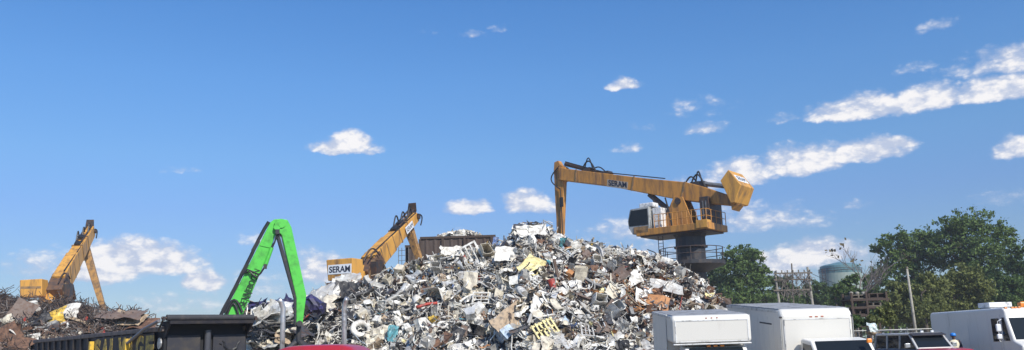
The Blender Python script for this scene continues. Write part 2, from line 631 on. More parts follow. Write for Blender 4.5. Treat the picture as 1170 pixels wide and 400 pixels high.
def tower_crane():
    """the orange scrap crane on its pedestal, boom reaching left over the heap"""
    a = R(38)
    f = V((-math.cos(a), math.sin(a), 0))
    n = V((math.sin(a), math.cos(a), 0))
    C0 = at(788, 262, 71)
    C0.z = 0
    gz = ground_z(C0.x, C0.y)
    root = thing('pedestal_crane', 'orange material crane on a dark pedestal, its long boom reaching left over the scrap heap', 'crane', (C0.x, C0.y, gz))
    P = lambda px, py, off=0.0: on_plane(px, py, C0, f, off)
    S = lambda px, py, off=0.0: (P(px, py, off) - C0).dot(f)
    T = lambda s, o, z: C0 + f * s + n * o + UP * z
    rot = Matrix((f, n, UP)).transposed()

    def fbox(mb, s0, s1, o0, o1, z0, z1):
        c = T((s0 + s1) / 2, (o0 + o1) / 2, (z0 + z1) / 2)
        mb.box(c, (abs(s1 - s0), abs(o1 - o0), abs(z1 - z0)), rot)

    # pedestal
    zd = P(790, 263, -1.9).z                     # underside of deck
    m = MB()
    m.smooth = False
    m.lathe((C0.x, C0.y, 0), [(1.5, gz), (1.4, 1.0), (1.1, 5.8), (1.1, zd - 2.75), (1.2, zd - 2.7), (1.2, zd - 1.3), (1.28, zd - 1.25), (1.28, zd - 1.2), (1.25, zd - 0.35), (1.5, zd - 0.02)], 12)
    m.build('pedestal', M['pedestal'], root, bevel=.03)
    for z in (zd - 1.25, zd - 2.7):
        m = MB()
        m.lathe((C0.x, C0.y, 0), [(1.22, z), (1.42, z + .02), (1.42, z + .16), (1.22, z + .18)], 12)
        m.build('flange', M['boom_dark'], root)
    zp = at(790, 297, 69).z
    m = MB()
    m.lathe((C0.x, C0.y, 0), [(1.2, zp - .9), (2.62, zp - .32), (2.72, zp - .3), (2.72, zp), (1.2, zp + .002)], 28)
    plat = m.build('lower_platform', M['pedestal'], root)
    m = MB()
    ring = lambda r, z: [(C0.x + r * math.cos(2 * math.pi * k / 28), C0.y + r * math.sin(2 * math.pi * k / 28), z) for k in range(29)]
    for z in (zp + .55, zp + 1.1):
        m.tube(ring(2.62, z), .035, 5, False)
    for k in range(14):
        p = V(ring(2.62, zp)[2 * k])
        m.tube([p, p + UP * 1.1], .035, 5)
    m.build('railing', M['boom_dark'], plat)
    m = MB()
    lad = T(2.2, -1.1, 0)
    for d in (-.22, .22):
        m.tube([lad + f * d + UP * zp, lad + f * d + UP * zd], .035, 5)
    z = zp + .2
    while z < zd:
        m.tube([lad - f * .22 + UP * z, lad + f * .22 + UP * z], .02, 4)
        z += .3
    m.build('ladder', M['boom_dark'], root)

    # slewing deck
    s0, s1 = S(809, 262, -1.9), S(727, 270, -1.9)
    m = MB()
    fbox(m, s0, s1, -1.9, 1.9, zd, zd + .55)
    deck = m.build('deck', M['crane'], root, bevel=.03)
    m = MB()
    fbox(m, s0 + .3, s1 - .3, -1.7, 1.7, zd - .12, zd - .003)
    m.build('deck_underframe', M['boom_dark'], deck)
    m = MB()
    zt = zd + .55
    pts = [T(s1 - .1, -1.85, 0), T(s0 + .1, -1.85, 0), T(s0 + .1, 1.85, 0)]
    L1 = (pts[1] - pts[0]).length
    for h in (.55, 1.1):
        m.tube([pts[0].lerp(pts[1], .26) + UP * (zt + h), pts[1] + UP * (zt + h)], .032, 5)
        m.tube([pts[1] + UP * (zt + h), pts[2] + UP * (zt + h)], .032, 5)
    for k in range(12):
        p = pts[0].lerp(pts[1], .26 + .74 * k / 11)
        m.tube([p + UP * zt, p + UP * (zt + 1.1)], .035, 5)
    for k in range(1, 5):
        p = pts[1].lerp(pts[2], k / 4)
        m.tube([p + UP * zt, p + UP * (zt + 1.1)], .035, 5)
    m.build('railing', M['crane'], deck)
    m = MB()                                     # bright end locker
    fbox(m, s0 + .02, s0 + 1.0, -1.97, -1.2, zd + .1, zd + .75)
    m.build('step_box', M['crane_yellow'], deck, bevel=.02)

    # operator cab, front left
    c0, c1 = S(743.5, 262, -1.7), S(719.5, 262, -1.7)
    zc0, zc1 = P(735, 267, -1.7).z, P(735, 237, -1.7).z
    m = MB()
    poly = [T(c0, 0, zc0), T(c1 - .35, 0, zc0), T(c1 - .02, 0, zc0 + .55), T(c1 + .05, 0, zc0 + 1.2), T(c1 - .25, 0, zc1 - .05), T(c0, 0, zc1)]
    m.prism([p - n * 1.05 for p in poly], n * 1.6)
    cab = m.build('cab', M['cablight'], root, bevel=.04)
    m = MB()
    m.prism([p - n * (1.05 + .81) for p in
             [T(c0 + .12, 0, zc0 + .7), T(c1 - .08, 0, zc0 + .72), T(c1 - .05, 0, zc0 + 1.2), T(c1 - .32, 0, zc1 - .2), T(c0 + .12, 0, zc1 - .16)]], n * .03)
    m.build('side_window', M['glass'], cab)
    m = MB()
    q0, q1, q2 = T(c1 + .0, -1.05, zc0 + .56), T(c1 + .06, -1.05, zc0 + 1.2), T(c1 - .2, -1.05, zc1 - .12)
    for p, q in ((q0, q1), (q1, q2)):
        w = (q - p).normalized()
        nn = n.cross(w).normalized()
        if nn.dot(f) < 0:
            nn = -nn
        m.prism([p - n * .72 + nn * .015, p + n * .72 + nn * .015, q + n * .72 + nn * .015, q - n * .72 + nn * .015], nn * .03)
    m.build('windscreen', M['glass'], cab)
    m = MB()
    fbox(m, c0 + .15, c1 - .5, -1.9, -1.863, zc0 + .05, zc0 + .6)
    m.build('door_panel', M['crane_worn'], cab)
    m = MB()
    fbox(m, c0 - .25, c0 + 1.1, -1.5, -.5, zc1 + .01, zc1 + .4)
    m.build('air_conditioner', M['white_metal'], cab, bevel=.08)
    # cabinets and machinery house behind the cab
    m = MB()
    fbox(m, c0 - .95, c0 - .15, -1.5, -.2, zt + .003, zt + 1.75)
    m.build('control_cabinet', M['white_metal'], root, bevel=.03)
    h0, h1 = s0 + .25, S(800, 245, -.9)
    m = MB()
    fbox(m, h0, h1, -.9, 1.6, zt + .004, zt + 2.25)
    hs = m.build('machinery_house', M['boom_dark'], root, bevel=.04)
    m = MB()
    k = 0
    while h0 + .3 + k * .26 < h1 - .2:
        fbox(m, h0 + .2 + k * .26, h0 + .31 + k * .26, -.935, -.902, zt + .5, zt + 1.9)
        k += 1
    m.build('louvre_panel', M['cabgrey'], hs)
    # boom stool
    m = MB()
    for o in (-.62, .62):
        m.prism([P(*q, 0) + n * o for q in ((762, 259), (768, 240), (774, 226), (784, 226), (790, 240), (797, 259))], n * .16)
    st = m.build('boom_stool', M['crane'], root, bevel=.02)
    m = MB()
    pv = P(779, 231)
    m.tube([pv - n * .8, pv + n * .8], .28, 14)
    m.build('pivot_pin', M['boom_dark'], st)

    # boom
    m = MB()
    bp = [(641, 191), (650, 193.5), (740, 204.5), (787, 209), (806, 214), (842, 226), (844, 236), (812, 233), (776, 228.5), (700, 213.5), (642, 206.5)]
    m.prism([P(*q) for q in bp], n * 1.0)
    boom = m.build('boom', M['crane'], root, bevel=.05)
    for q0, q1 in (((786, 208.5), (781, 229.5)), ((728, 202.2), (725, 219)), ((662, 194.3), (661, 209.5))):
        A, B = P(*q0), P(*q1)
        m = MB()
        m.beam(A - n * .53, B - n * .53, .14, .05, up=n)
        m.build('boom_collar', M['crane_worn'], boom)
    m = MB()
    m.prism([P(694, 205, -.51), P(717.5, 208, -.51), P(717, 216.5, -.51), P(693.5, 213.3, -.51)], n * .02)
    m.build('sign_plate', mat('weathered_plate', (.34, .31, .27), .6, 0, (.45, .26, .10), .3, 2.0), boom)
    lettering('lettering', 'SERAM', .72, M['ink'], P(695.5, 212.0, -.53), P(716, 214.6, -.53) - P(695.5, 212, -.53), UP, boom,
              width=(P(716, 214.4) - P(695.5, 212)).length, bold=.012).data.transform(Matrix.Identity(4))
    # stick
    m = MB()
    sp = [(635.2, 186), (639.5, 184), (642, 188.5), (648, 191.5), (648, 207), (645.8, 208), (644.6, 237), (643.8, 256), (643.2, 310), (638.6, 310), (637.6, 250), (636.4, 232), (635.2, 205), (634.6, 195)]
    m.prism([P(*q) for q in sp], n * .6)
    stick = m.build('stick', M['crane'], root, bevel=.04)
    m = MB()
    m.tube(arc(P(639, 190, -.45), P(640, 216, -.45), 0, 8, f * 1.0), .06, 6)
    m.tube([P(640, 216, -.45), P(642, 245, -.45), P(644, 300, -.45)], .05, 6)
    m.box(P(641.5, 231, -.42), (.35, .12, .9), rot)
    m.build('hose', M['hose'], stick)
    # rams and rods
    m = MB()
    m.tube([P(646, 187.5), P(668, 193)], .2, 10)
    m.tube([P(668, 193), P(700, 199)], .12, 10)
    m.build('ram', M['boom_dark'], boom)
    m = MB()
    m.tube([P(646, 184.8, -.3), P(690, 197, -.3), P(760, 204, -.3)], .05, 6)
    m.tube(arc(P(665, 194, -.4), P(681, 196, -.4), .9), .07, 6)
    m.tube(arc(P(668, 194, -.1), P(678, 196, -.1), 1.2), .06, 6)
    m.tube(arc(P(676, 195, .3), P(694, 199, .3), .5), .06, 6)
    m.tube(arc(P(790, 209, -.4), P(806, 214, -.4), .9), .07, 6)
    m.tube(arc(P(795, 209, -.1), P(803, 212, -.1), 1.1), .07, 6)
    m.tube(arc(P(784, 208, .2), P(798, 212, .2), .6), .07, 6)
    m.tube([P(745, 226, -.6), P(752, 240, -.7), P(757, 252, -.9), P(758, 262, -1.0)], .07, 6)
    m.tube([P(760, 226, -.55), P(764, 240, -.7), P(768, 258, -.8)], .07, 6)
    m.build('hose', M['hose'], boom)
    for q, sz in (((672, 194.5), (.9, .85, .35)), ((692, 198.3), (1.0, .8, .3)), ((796, 211), (.8, .9, .4)), ((803, 211.5), (.5, .8, .6))):
        m = MB()
        m.box(P(*q, .02), sz, rot)
        m.build('valve_block', M['boom_dark'], boom)
    m = MB()
    m.tube([P(742, 222, .0), P(768, 243, .0)], .24, 10)
    m.build('lift_ram', M['boom_dark'], root)
    m = MB()
    m.tube([P(799, 209.5), P(834, 213.5)], .2, 10)
    m.build('link_rod', M['cabgrey'], root)
    # swung counterweight
    m = MB()
    m.prism([P(*q, -1.3) for q in ((832, 194), (846, 211), (839, 231), (835, 232), (823, 206.5))], n * 2.75, centre=False)
    cw = m.build('counterweight', M['crane_yellow'], root, bevel=.03)
    m = MB()
    m.prism([P(*q, -.75) for q in ((844.5, 215), (841.5, 233), (836, 240), (834, 226))], n * 1.5, centre=False)
    m.build('counterweight_arm', M['crane'], root, bevel=.03)
    A, B = P(832, 194, -1.3), P(846, 211, -1.3)
    yd = (A - B).normalized()
    fn_ = n.cross(yd).normalized()
    W2 = 1.9
    m = MB()
    ctr = (A + B) / 2 + n * 1.35
    hgt = (A - B).length
    m.prism([ctr - n * 1.05 - yd * .33, ctr + n * 1.05 - yd * .33, ctr + n * 1.05 + yd * .33, ctr - n * 1.05 + yd * .33], fn_ * .03)
    pl = m.build('sign_plate', M['sign'], cw)
    lettering('lettering', 'SERAM', .62, M['ink'], ctr - n * .85 - yd * .2 + fn_ * .022, n, yd, pl, width=1.7, bold=.0)
    return root


def rear_crane(label, P0, f, P1, cwpx, sidepx, depth, stick_px, d_stick, sign, body, worn, side_off, height=1.4, rail=True):
    """a crane of the same make seen from behind: counterweight, boom climbing away, hanging stick"""
    n = V((f.y, -f.x, 0))
    gz = ground_z(P0.x, P0.y)
    C0 = V((P0.x, P0.y, 0))
    root = thing('pedestal_crane', label, 'crane', (C0.x, C0.y, gz))
    rot = Matrix((f, n, UP)).transposed()
    T = lambda s, o, z: C0 + f * s + n * o + UP * z
    dz = P0.z - 2.0
    m = MB()
    m.lathe((C0.x, C0.y, 0), [(1.7, gz), (1.4, 1.0), (1.25, dz - .6), (1.6, dz - .01)], 12)
    m.build('pedestal', M['boom_dark'], root)
    m = MB()
    m.box(T(.5, 0, dz + .25), (7.5, 3.4, .5), rot)
    m.build('deck', body, root, bevel=.03)
    m = MB()
    m.box(T(2.6, -1.1, dz + 1.4), (2.0, 1.3, 1.8), rot)
    m.build('cab', M['cabgrey'], root, bevel=.05)
    m = MB()
    for o in (-.65, .65):
        m.prism([T(-1.2, o, dz + .5), T(1.2, o, dz + .5), T(.6, o, P0.z + .4), T(-.3, o, P0.z + .5)], n * .15)
    m.build('boom_stool', worn, root)
    m = MB()
    m.tube([T(0, -.85, P0.z), T(0, .85, P0.z)], .25, 12)
    m.box(T(-.2, .95, P0.z - .3), (.9, .5, 1.3), rot)
    m.box(T(.5, .55, P0.z + .1), (.7, .6, .9), rot)
    m.tube(arc(T(-.7, .7, P0.z + .6), T(.5, .8, P0.z + .9), .4), .06, 6)
    m.tube(arc(T(-.9, .3, P0.z + .4), T(.8, .5, P0.z + 1.1), .6), .06, 6)
    m.tube([T(.3, 1.0, P0.z + .3), T(1.6, .9, P0.z - .8)], .2, 10)
    m.build('pivot_machinery', M['boom_dark'], root)
    # boom in two plated lengths
    bd = (P1 - P0).normalized()
    bu = n.cross(bd).normalized()
    if bu.z < 0:
        bu = -bu
    mid = P0.lerp(P1, .45)
    m = MB()
    m.beam(P0 + bd * .5, mid, 1.05, height * 1.0, 1.0, height * .92, up=bu)
    m.beam(mid - bd * .2, P1 + bd * .2, .92, height * .84, .78, height * .55, up=bu)
    boom = m.build('boom', body, root, bevel=.04)
    m = MB()
    m.beam(P0 - bd * 1.0 - bu * .35, P0 + bd * 1.5 + bu * .1, 1.35, height * .95, 1.28, height * .8, up=bu)
    m.tube([P0 - n * .8 - bu * .1, P0 + n * .8 - bu * .1], .45, 14)
    m.build('boom_foot', mat('brown_boom_foot', (.16, .085, .045), .65, .1, (.06, .045, .04), .4, 1.5), root, bevel=.05)
    for t in (.2, .32, .45, .6, .78):
        m = MB()
        p = P0.lerp(P1, t)
        h = height * (1.12 - .35 * t)
        m.beam(p - bd * .06, p + bd * .06, 1.14 - .27 * t, h * .92, up=bu)
        m.build('boom_collar', worn, boom)
    m = MB()
    tp = P1 + bd * .1
    for o in (-.22, .22):
        m.tube([P0.lerp(P1, .66) + bu * height * .45 + n * o, tp + bu * .7 + n * o], .075, 8)
    m.build('ram', M['boom_dark'], boom)
    m = MB()
    for k, t in enumerate((.72, .8, .88)):
        p = P0.lerp(P1, t) + bu * height * .42
        m.tube(arc(p - bd * .5 + n * (.3 * k - .3), p + bd * .5 + n * (.3 * k - .3), .7), .06, 6)
    m.tube(arc(P1 + n * .5 + bu * .3, P1 + n * .5 - bu * .7, 0, 8, bd * .6), .06, 6)
    for t in (.62, .74):
        p = P0.lerp(P1, t) + bu * height * .46
        m.beam(p - bd * .3, p + bd * .3, .5, .2, up=bu)
    m.tube([P0.lerp(P1, .1) + bu * height * .58 + n * .35, P1 + bu * .4 + n * .35], .05, 6)
    m.build('hose', M['hose'], boom)
    if sign:
        A, B = P0.lerp(P1, .70) + n * .53, P0.lerp(P1, .86) + n * .53
        m = MB()
        m.prism([A - bu * .28, B - bu * .28, B + bu * .28, A + bu * .28], n * .03)
        pl = m.build('sign_plate', M['sign'], boom)
        ln = (B - A).length
        lettering('lettering', 'SERAM', .5, M['ink'], A - bu * .17 + bd * .1 + n * .02, bd, bu, pl, width=ln - .2)
    # stick hanging from the boom tip
    sp = [at(x, y, d_stick) for x, y in stick_px]
    m = MB()
    m.beam(sp[0] + UP * .0, sp[1], .55, .72, .38, .48, up=n)
    stick = m.build('stick', mat('stick_brown_paint', (0.44, 0.235, 0.07), .6, 0, (0.12, 0.08, 0.05), .4, 1.5), root, bevel=.03)
    m = MB()
    m.prism([P1 + bu * .5 + bd * .3, P1 + bu * 1.1 + bd * .55, sp[0] + bd * .35, sp[0] - bd * .3], n * .7)
    m.tube([P1 - n * .55 + bd * .1, P1 + n * .55 + bd * .1], .2, 10)
    m.build('boom_head', M['boom_dark'], root)
    # counterweight slab: rear face outline, then its depth
    A = [at(x, y, P0.y - side_off) for x, y in cwpx]
    hd = V((f.x, f.y, 0))
    w = (cwpx[1][0] - cwpx[0][0])
    # put the rear face on a plane square to the machine
    o = A[0]
    face = []
    for x, y in cwpx:
        r = ray(x, y)
        t = (o - V((0, 0, EYE))).dot(hd) / r.dot(hd)
        face.append(V((0, 0, EYE)) + r * t)
    m = MB()
    m.prism(face, hd * depth, centre=False)
    cw = m.build('counterweight', body, root, bevel=.06)
    ctr = sum(face, V()) / 4
    if sign:
        m = MB()
        m.prism([ctr + n * x * .95 + UP * (y * .33 + .0) for x, y in ((-1, -1), (1, -1), (1, 1), (-1, 1))], hd * .03)
        for i in range(len(m.v)):
            m.v[i] = m.v[i] - hd * .012
        pl = m.build('sign_plate', M['sign'], cw)
        lettering('lettering', 'SERAM', .6, M['ink'], ctr - n * .85 - UP * .22 - hd * .034, n, UP, pl, width=1.7, bold=.012)
    else:
        m = MB()
        m.prism([ctr + n * x * .8 + UP * (y * .1 + .05) for x, y in ((-1, -1), (1, -1), (1, 1), (-1, 1))], hd * .02)
        m.build('worn_lettering_band', M['crane_worn'], cw)
    m = MB()
    m.beam(face[1] + hd * (depth * .6) - UP * .9 - n * .5, P0 - bd * .3, .6, .8, up=UP)
    m.build('counterweight_arm', body, root)
    if rail:
        lad = T(2.8, 1.35, 0)
        m = MB()
        for d in (-.3, .3):
            for e in (0, .5):
                m.tube([lad + n * d + f * e + UP * dz, lad + n * d + f * e + UP * (P0.z + 1.7)], .026, 5)
        z = dz
        while z < P0.z + 1.7:
            m.tube([lad - n * .3 + UP * z, lad + n * .3 + UP * z], .018, 4)
            z += .38
        m.build('ladder', M['cabgrey'], root)
    return root


def az(deg):
    return V((math.sin(R(deg)), math.cos(R(deg)), 0))


def green_handler():
    a = R(18)
    f = V((math.cos(a), math.sin(a), 0))
    n = V((f.y, -f.x, 0))          # towards the viewer
    C0 = at(262, 400, 37)
    C0.z = 0
    gz = ground_z(C0.x, C0.y)
    P = lambda px, py, off=0.0: on_plane(px, py, C0, f, off)
    T = lambda s, o, z: C0 + f * s + n * o + UP * z
    rot = Matrix((f, n, UP)).transposed()
    root = thing('material_handler', 'bright green scrap handler with bent arm raised behind the black trailer', 'excavator', (C0.x, C0.y, gz))
    # undercarriage and house (behind the trailer)
    m = MB()
    m.box(T(-1.6, 0, gz + .85), (4.6, 1.6, .5), rot)
    m.lathe(T(-1.6, 0, 0), [(.8, gz + 1.1), (.8, gz + 1.35)], 20)
    m.build('chassis', M['charcoal'], root, bevel=.03)
    for s in (-3.2, .0):
        for o in (-1.15, 1.15):
            m = MB()
            c = T(s, o, gz + .55)
            m.tube([c - n * .22, c + n * .22], .55, 20)
            w = m.build('wheel', M['tyre'], root, bevel=.05)
            m = MB()
            m.tube([c + n * (.23 if o > 0 else -.23), c + n * (.25 if o > 0 else -.25)], .28, 16)
            m.build('rim', M['rim'], w)
    m = MB()
    m.box(T(-2.4, 0, gz + 2.1), (3.4, 2.6, 1.4), rot)
    m.build('engine_house', M['green'], root, bevel=.06)
    m = MB()
    m.box(T(-.2, 0.95, gz + 2.1), (1.5, .9, 1.4), rot)
    cab = m.build('cab', M['charcoal'], root, bevel=.05)
    m = MB()
    m.box(T(-.2, 1.415, gz + 2.3), (1.2, .02, .8), rot)
    m.build('side_window', M['glass'], cab)
    # boom
    m = MB()
    bp = [(247, 378), (256, 359.5), (308.5, 255), (313, 251.5), (321, 251), (327, 254), (328, 262), (318.5, 265), (312, 277), (277.5, 359), (268, 384)]
    m.prism([P(*q) for q in bp], n * .55)
    boom = m.build('boom', M['green'], root, bevel=.03)
    # stick, inside boom fork
    m = MB()
    sp = [(313, 256), (320, 251.2), (328, 252.5), (332.5, 261), (349.3, 338), (345, 371), (338, 371.5), (338, 341), (321.5, 270), (314.5, 264)]
    m.prism([P(*q, .06) for q in sp], n * .74)
    stick = m.build('stick', M['green'], root, bevel=.03)
    m = MB()
    m.prism([P(*q, .06) for q in ((314, 264), (317.5, 264), (338.6, 341), (338.2, 370), (336.2, 371), (335.8, 341))], n * .7)
    m.build('stick_shade_strip', M['charcoal'], stick)  # added dark strip imitating shade on the stick's left face
    m = MB()
    for q, r in (((321, 257), .2), ((316, 261), .14)):
        c = P(*q)
        m.tube([c - n * .48, c + n * .48], r, 14)
    m.build('pivot_pin', M['green'], boom)
    # seams, cover plates and pin bosses on the near face
    for q0, q1 in (((265, 344), (285, 344)), ((282, 309), (298, 311)), ((297, 279), (310, 282))):
        m = MB()
        m.beam(P(*q0, .29), P(*q1, .29), .03, .12, up=UP)
        m.build('weld_seam', M['green'], boom)
    # grapple hanging from the stick tip, mostly hidden behind the red truck
    tip = P(341.5, 370, .06)
    gt = P(341, 391, .06)
    m = MB()
    m.tube([tip, gt], .11, 10)
    m.tube([tip - n * .42, tip + n * .42], .13, 12)
    gl = m.build('grapple_link', M['charcoal'], root)
    for k in range(4):
        th = math.pi / 4 + k * math.pi / 2
        d_ = V((math.cos(th), math.sin(th), 0))
        m = MB()
        m.tube([gt + d_ * .15, gt + d_ * .62 - UP * .35, gt + d_ * .6 - UP * .85, gt + d_ * .12 - UP * 1.35], [.12, .14, .12, .04], 8)
        m.build('grapple_tine', M['charcoal'], gl)
    for q in ((330, 275), (343, 345)):
        m = MB()
        c = P(*q, .44)
        m.tube([c - n * .03, c + n * .01], .06, 10)
        m.build('pin_boss', M['green'], stick)
    # hoses and back line
    m = MB()
    pts = [(250, 368), (254, 359), (262, 344), (270, 328), (279, 310), (288, 292), (296, 275), (303, 262), (308, 254)]
    for o, e in ((.1, 0), (.22, .8), (-.1, -.5)):
        m.tube([P(x - 1.0 + e * .3, y - .4, o) for x, y in pts], .07, 6)
    for q in ((259, 349), (269, 330), (280, 308), (293, 281)):
        m.box(P(q[0] - .9, q[1], .12), (.16, .3, .5), rot @ Matrix.Rotation(.46, 3, 'Y'))
    m.build('back_line', M['hose'], boom)
    m = MB()
    m.tube(arc(P(257, 358, .36), P(277, 357, .36), .55), .05, 6)
    m.tube(arc(P(259, 361, .36), P(273, 362, .36), .55), .05, 6)
    h1 = [P(281, 312, .38), P(285, 310, .42), P(289, 314, .46), P(293, 317, .46), P(298, 312, .46), P(303, 304, .44), P(308, 290, .44), P(314, 276, .44), P(316, 266, .44)]
    m.tube(h1, .04, 6)
    h2 = [P(277, 314, .38), P(283, 308, .42), P(290, 311, .46), P(296, 314, .46), P(302, 306, .46), P(305, 296, .44), P(311, 281, .44), P(318, 268, .44)]
    m.tube(h2, .04, 6)
    m.build('hose', M['hose'], boom)
    m = MB()
    m.tube([P(303, 304, .42), P(310.5, 283, .42)], .085, 10)
    ram = m.build('ram', M['green'], boom)
    m = MB()
    m.tube([P(310.5, 283, .42), P(317, 265, .42)], .05, 10)
    m.build('ram_rod', M['chrome'], ram)
    for q, sz in (((303, 304.5), (.14, .2, .2)), ((317, 265), (.18, .2, .2))):
        m = MB()
        m.box(P(*q, .46), sz, rot)
        m.build('ram_clevis', M['charcoal'], ram)
    # name along the boom
    A, B = P(279.0, 351, .318), P(297, 309, .318)
    xd = (B - A).normalized()
    yd = n.cross(xd).normalized()
    ln = (B - A).length
    A = A - yd * .02
    lettering('lettering', 'SE', .36, M['boomink'], A, xd, yd, boom, width=ln * .16, bold=.004)
    lettering('lettering', 'NN', .5, M['boomink'], A + xd * ln * .18 - yd * .07, xd, yd, boom, width=ln * .22, bold=.006)
    lettering('lettering', 'EBOGEN', .36, M['boomink'], A + xd * ln * .43, xd, yd, boom, width=ln * .57, bold=.004)
    return root


def scrap_trailer():
    A = at(188.5, 372, 24)
    A.z = 0
    far = at(40, 388, 37.5)
    far.z = 0
    u = (far - A).normalized()
    v = V((-u.y, u.x, 0))
    if v.x < 0:
        v = -v
    Lg = (far - A).length
    W = 2.36
    top = 2.74
    gz = -0.35
    T = lambda s, t, z: A + u * s + v * t + UP * z
    rot = Matrix((u, v, UP)).transposed()
    root = thing('scrap_trailer', 'long black open scrap trailer with yellow lettering, its tarp roll and end wall facing', 'trailer', T(Lg / 2, W / 2, gz))

    def fb(m, s0, s1, t0, t1, z0, z1):
        m.box(T((s0 + s1) / 2, (t0 + t1) / 2, (z0 + z1) / 2), (abs(s1 - s0), abs(t1 - t0), abs(z1 - z0)), rot)

    m = MB()
    fb(m, .06, Lg, 0, .06, .75, top - .14)
    fb(m, .06, Lg, W - .06, W, .75, top - .14)
    fb(m, Lg - .06, Lg - .003, .063, W - .063, .75, top - .14)
    m.build('side_wall', M['black'], root)
    m = MB()
    fb(m, .1, Lg - .1, .063, W - .063, .68, .745)
    m.build('floor', M['charcoal'], root)
    for t0, t1 in ((-.07, .1), (W - .1, W + .07)):
        m = MB()
        fb(m, -.0, Lg + .03, t0, t1, top - .137, top)
        m.build('top_rail', mat('worn_dark_rail', (0.06, 0.05, 0.048), .6, 0, (0.16, 0.12, 0.10), .4, 2.0), root, bevel=.02)
    rib = 0
    s = .75
    while s < Lg:
        yellow = abs(s - 2.85) < .3 or abs(s - 7.05) < .3
        m = MB()
        fb(m, s, s + .12, -.085, -.003, .7, top - .141)
        o = m.build('rib', M['black'], root)
        if yellow:
            m = MB()
            fb(m, s - .004, s - .03, -.25, -.003, 1.85, top - .27)
            fb(m, s - .03, s + .13, -.25, -.253, 1.85, top - .27)
            m.build('painted_flank', mat('sunlit_yellow_paint', (0.72, 0.46, 0.05), .5, 0, GRIME, .2, 4.0), o)  # lettering yellow made brighter, sunlight on the rib flank put into the colour
        s += 1.05
    m = MB()
    fb(m, 0.06, Lg, -.04, .02, .52, .749)
    fb(m, 0.06, Lg, W - .02, W + .04, .52, .749)
    m.build('bottom_rail', M['black'], root)
    # name on the long side: reads towards the near corner
    nside = -v
    letters = 'SALVAGE'
    xs0, pitch = 6.95, .95
    m = MB()
    fb(m, .62, 7.3, -.12, -.09, 1.72, top - .17)
    nb = m.build('name_board', M['black'], root)
    for i, ch in enumerate(letters):
        lettering('lettering', ch, .86, M['letter_yellow'], T(xs0 - i * pitch, -.123, 1.84) - u * .0, -u, UP, nb, width=.76, extrude=.005, bold=.045)
    # end wall
    m = MB()
    fb(m, .0, .055, .0, W, .7, top - .143)
    fb(m, .1, .055, .0, W, top - .142, top + .097)
    m.build('end_wall', mat('overhang_shadow_black', (.012, .012, .014), .7, 0, None), root)  # blacker than the panels: shadow under the shield put into the colour
    m = MB()
    for t0, t1 in ((.06, W * .5 - .2), (W * .5 + .16, W - .06)):
        fb(m, -.08, -.003, t0, t1, .75, top - .25)
    m.build('end_panel', M['charcoal'], root, bevel=.015)
    m = MB()
    m.tube([T(-.14, W * .5 - .02, .7), T(-.14, W * .5 - .02, top - .12)], .09, 14)
    m.build('hoist_post', mat('hoist_grey', (0.085, 0.085, 0.095), .4, .3, None), root)
    m = MB()                                     # horn shaped mark on the end panel
    c = T(-.085, W * .79, 2.18)
    mk = [(-.26, .13), (-.20, .08), (-.19, -.02), (-.10, -.12), (.05, -.14), (.16, -.08), (.20, .04), (.26, .11)]
    m.tube([c + v * a + UP * b for a, b in mk], [.012, .03, .04, .045, .045, .04, .03, .012], 6)
    m.tube([c + v * -.34 + UP * .06, c + v * -.27 + UP * .02], .02, 6)
    m.build('emblem', M['hose'], root)
    # cab shield and tarp roll across the top of the end
    m = MB()
    fb(m, -.5, .3, -.02, W + .02, top + .1, top + .14)
    fb(m, -.5, -.46, -.02, W + .02, top + .05, top + .1)
    sh = m.build('top_shield', M['black'], root)
    for t in (.02, W - .02):
        m = MB()
        m.prism([T(-.46, t, top + .1), T(.3, t, top + .1), T(.3, t, top - .35), T(.06, t, top - .4)], v * .04)
        m.build('shield_bracket', M['black'], root)
    m = MB()
    m.tube([T(-.3, -.06, top + .225), T(-.3, W + .06, top + .225)], .085, 16)
    m.smooth = True
    roll = m.build('tarp_roll', M['tarp'], root)
    m = MB()
    m.tube([T(-.3, -.2, top + .22), T(-.3, W + .16, top + .22)], .03, 8)
    for t in (-.14, W + .12):
        m.box(T(-.3, t, top + .2), (.16, .06, .12), rot)
        m.tube([T(-.3, t, top + .2), T(.1, t, top - .1)], .03, 6)
    m.build('tarp_roller', M['boom_dark'], roll)
    m = MB()
    m.tube([T(-.1, -.2, top + .15), T(1.15, -.2, top - .02), T(2.85, -.2, top - .42)], .045, 8)
    m.build('tarp_arm', mat('grey_arm', (0.17, 0.17, 0.19), .45, .4, None), root)
    m = MB()
    c = T(.28, -.02, 2.28)
    m.tube([c, c - v * .035], .16, 16)
    m.build('round_plate', M['rim'], root)
    # running gear
    m = MB()
    for t in (.7, W - .7):
        fb(m, .4, Lg - .3, t - .08, t + .08, .3, .677)
    m.build('chassis', M['black'], root)
    for s in (1.4, 2.75, Lg - 3.2, Lg - 1.8):
        for t in (.18, W - .18):
            m = MB()
            c = T(s, t, gz + .52)
            m.tube([c - v * .16, c + v * .16], .52, 20)
            w = m.build('wheel', M['tyre'], root, bevel=.04)
            m = MB()
            e = -1 if t < 1 else 1
            m.tube([c + v * e * .165, c + v * e * .19], .27, 16)
            m.build('rim', M['rim'], w)
    return root, T, Lg, W, top


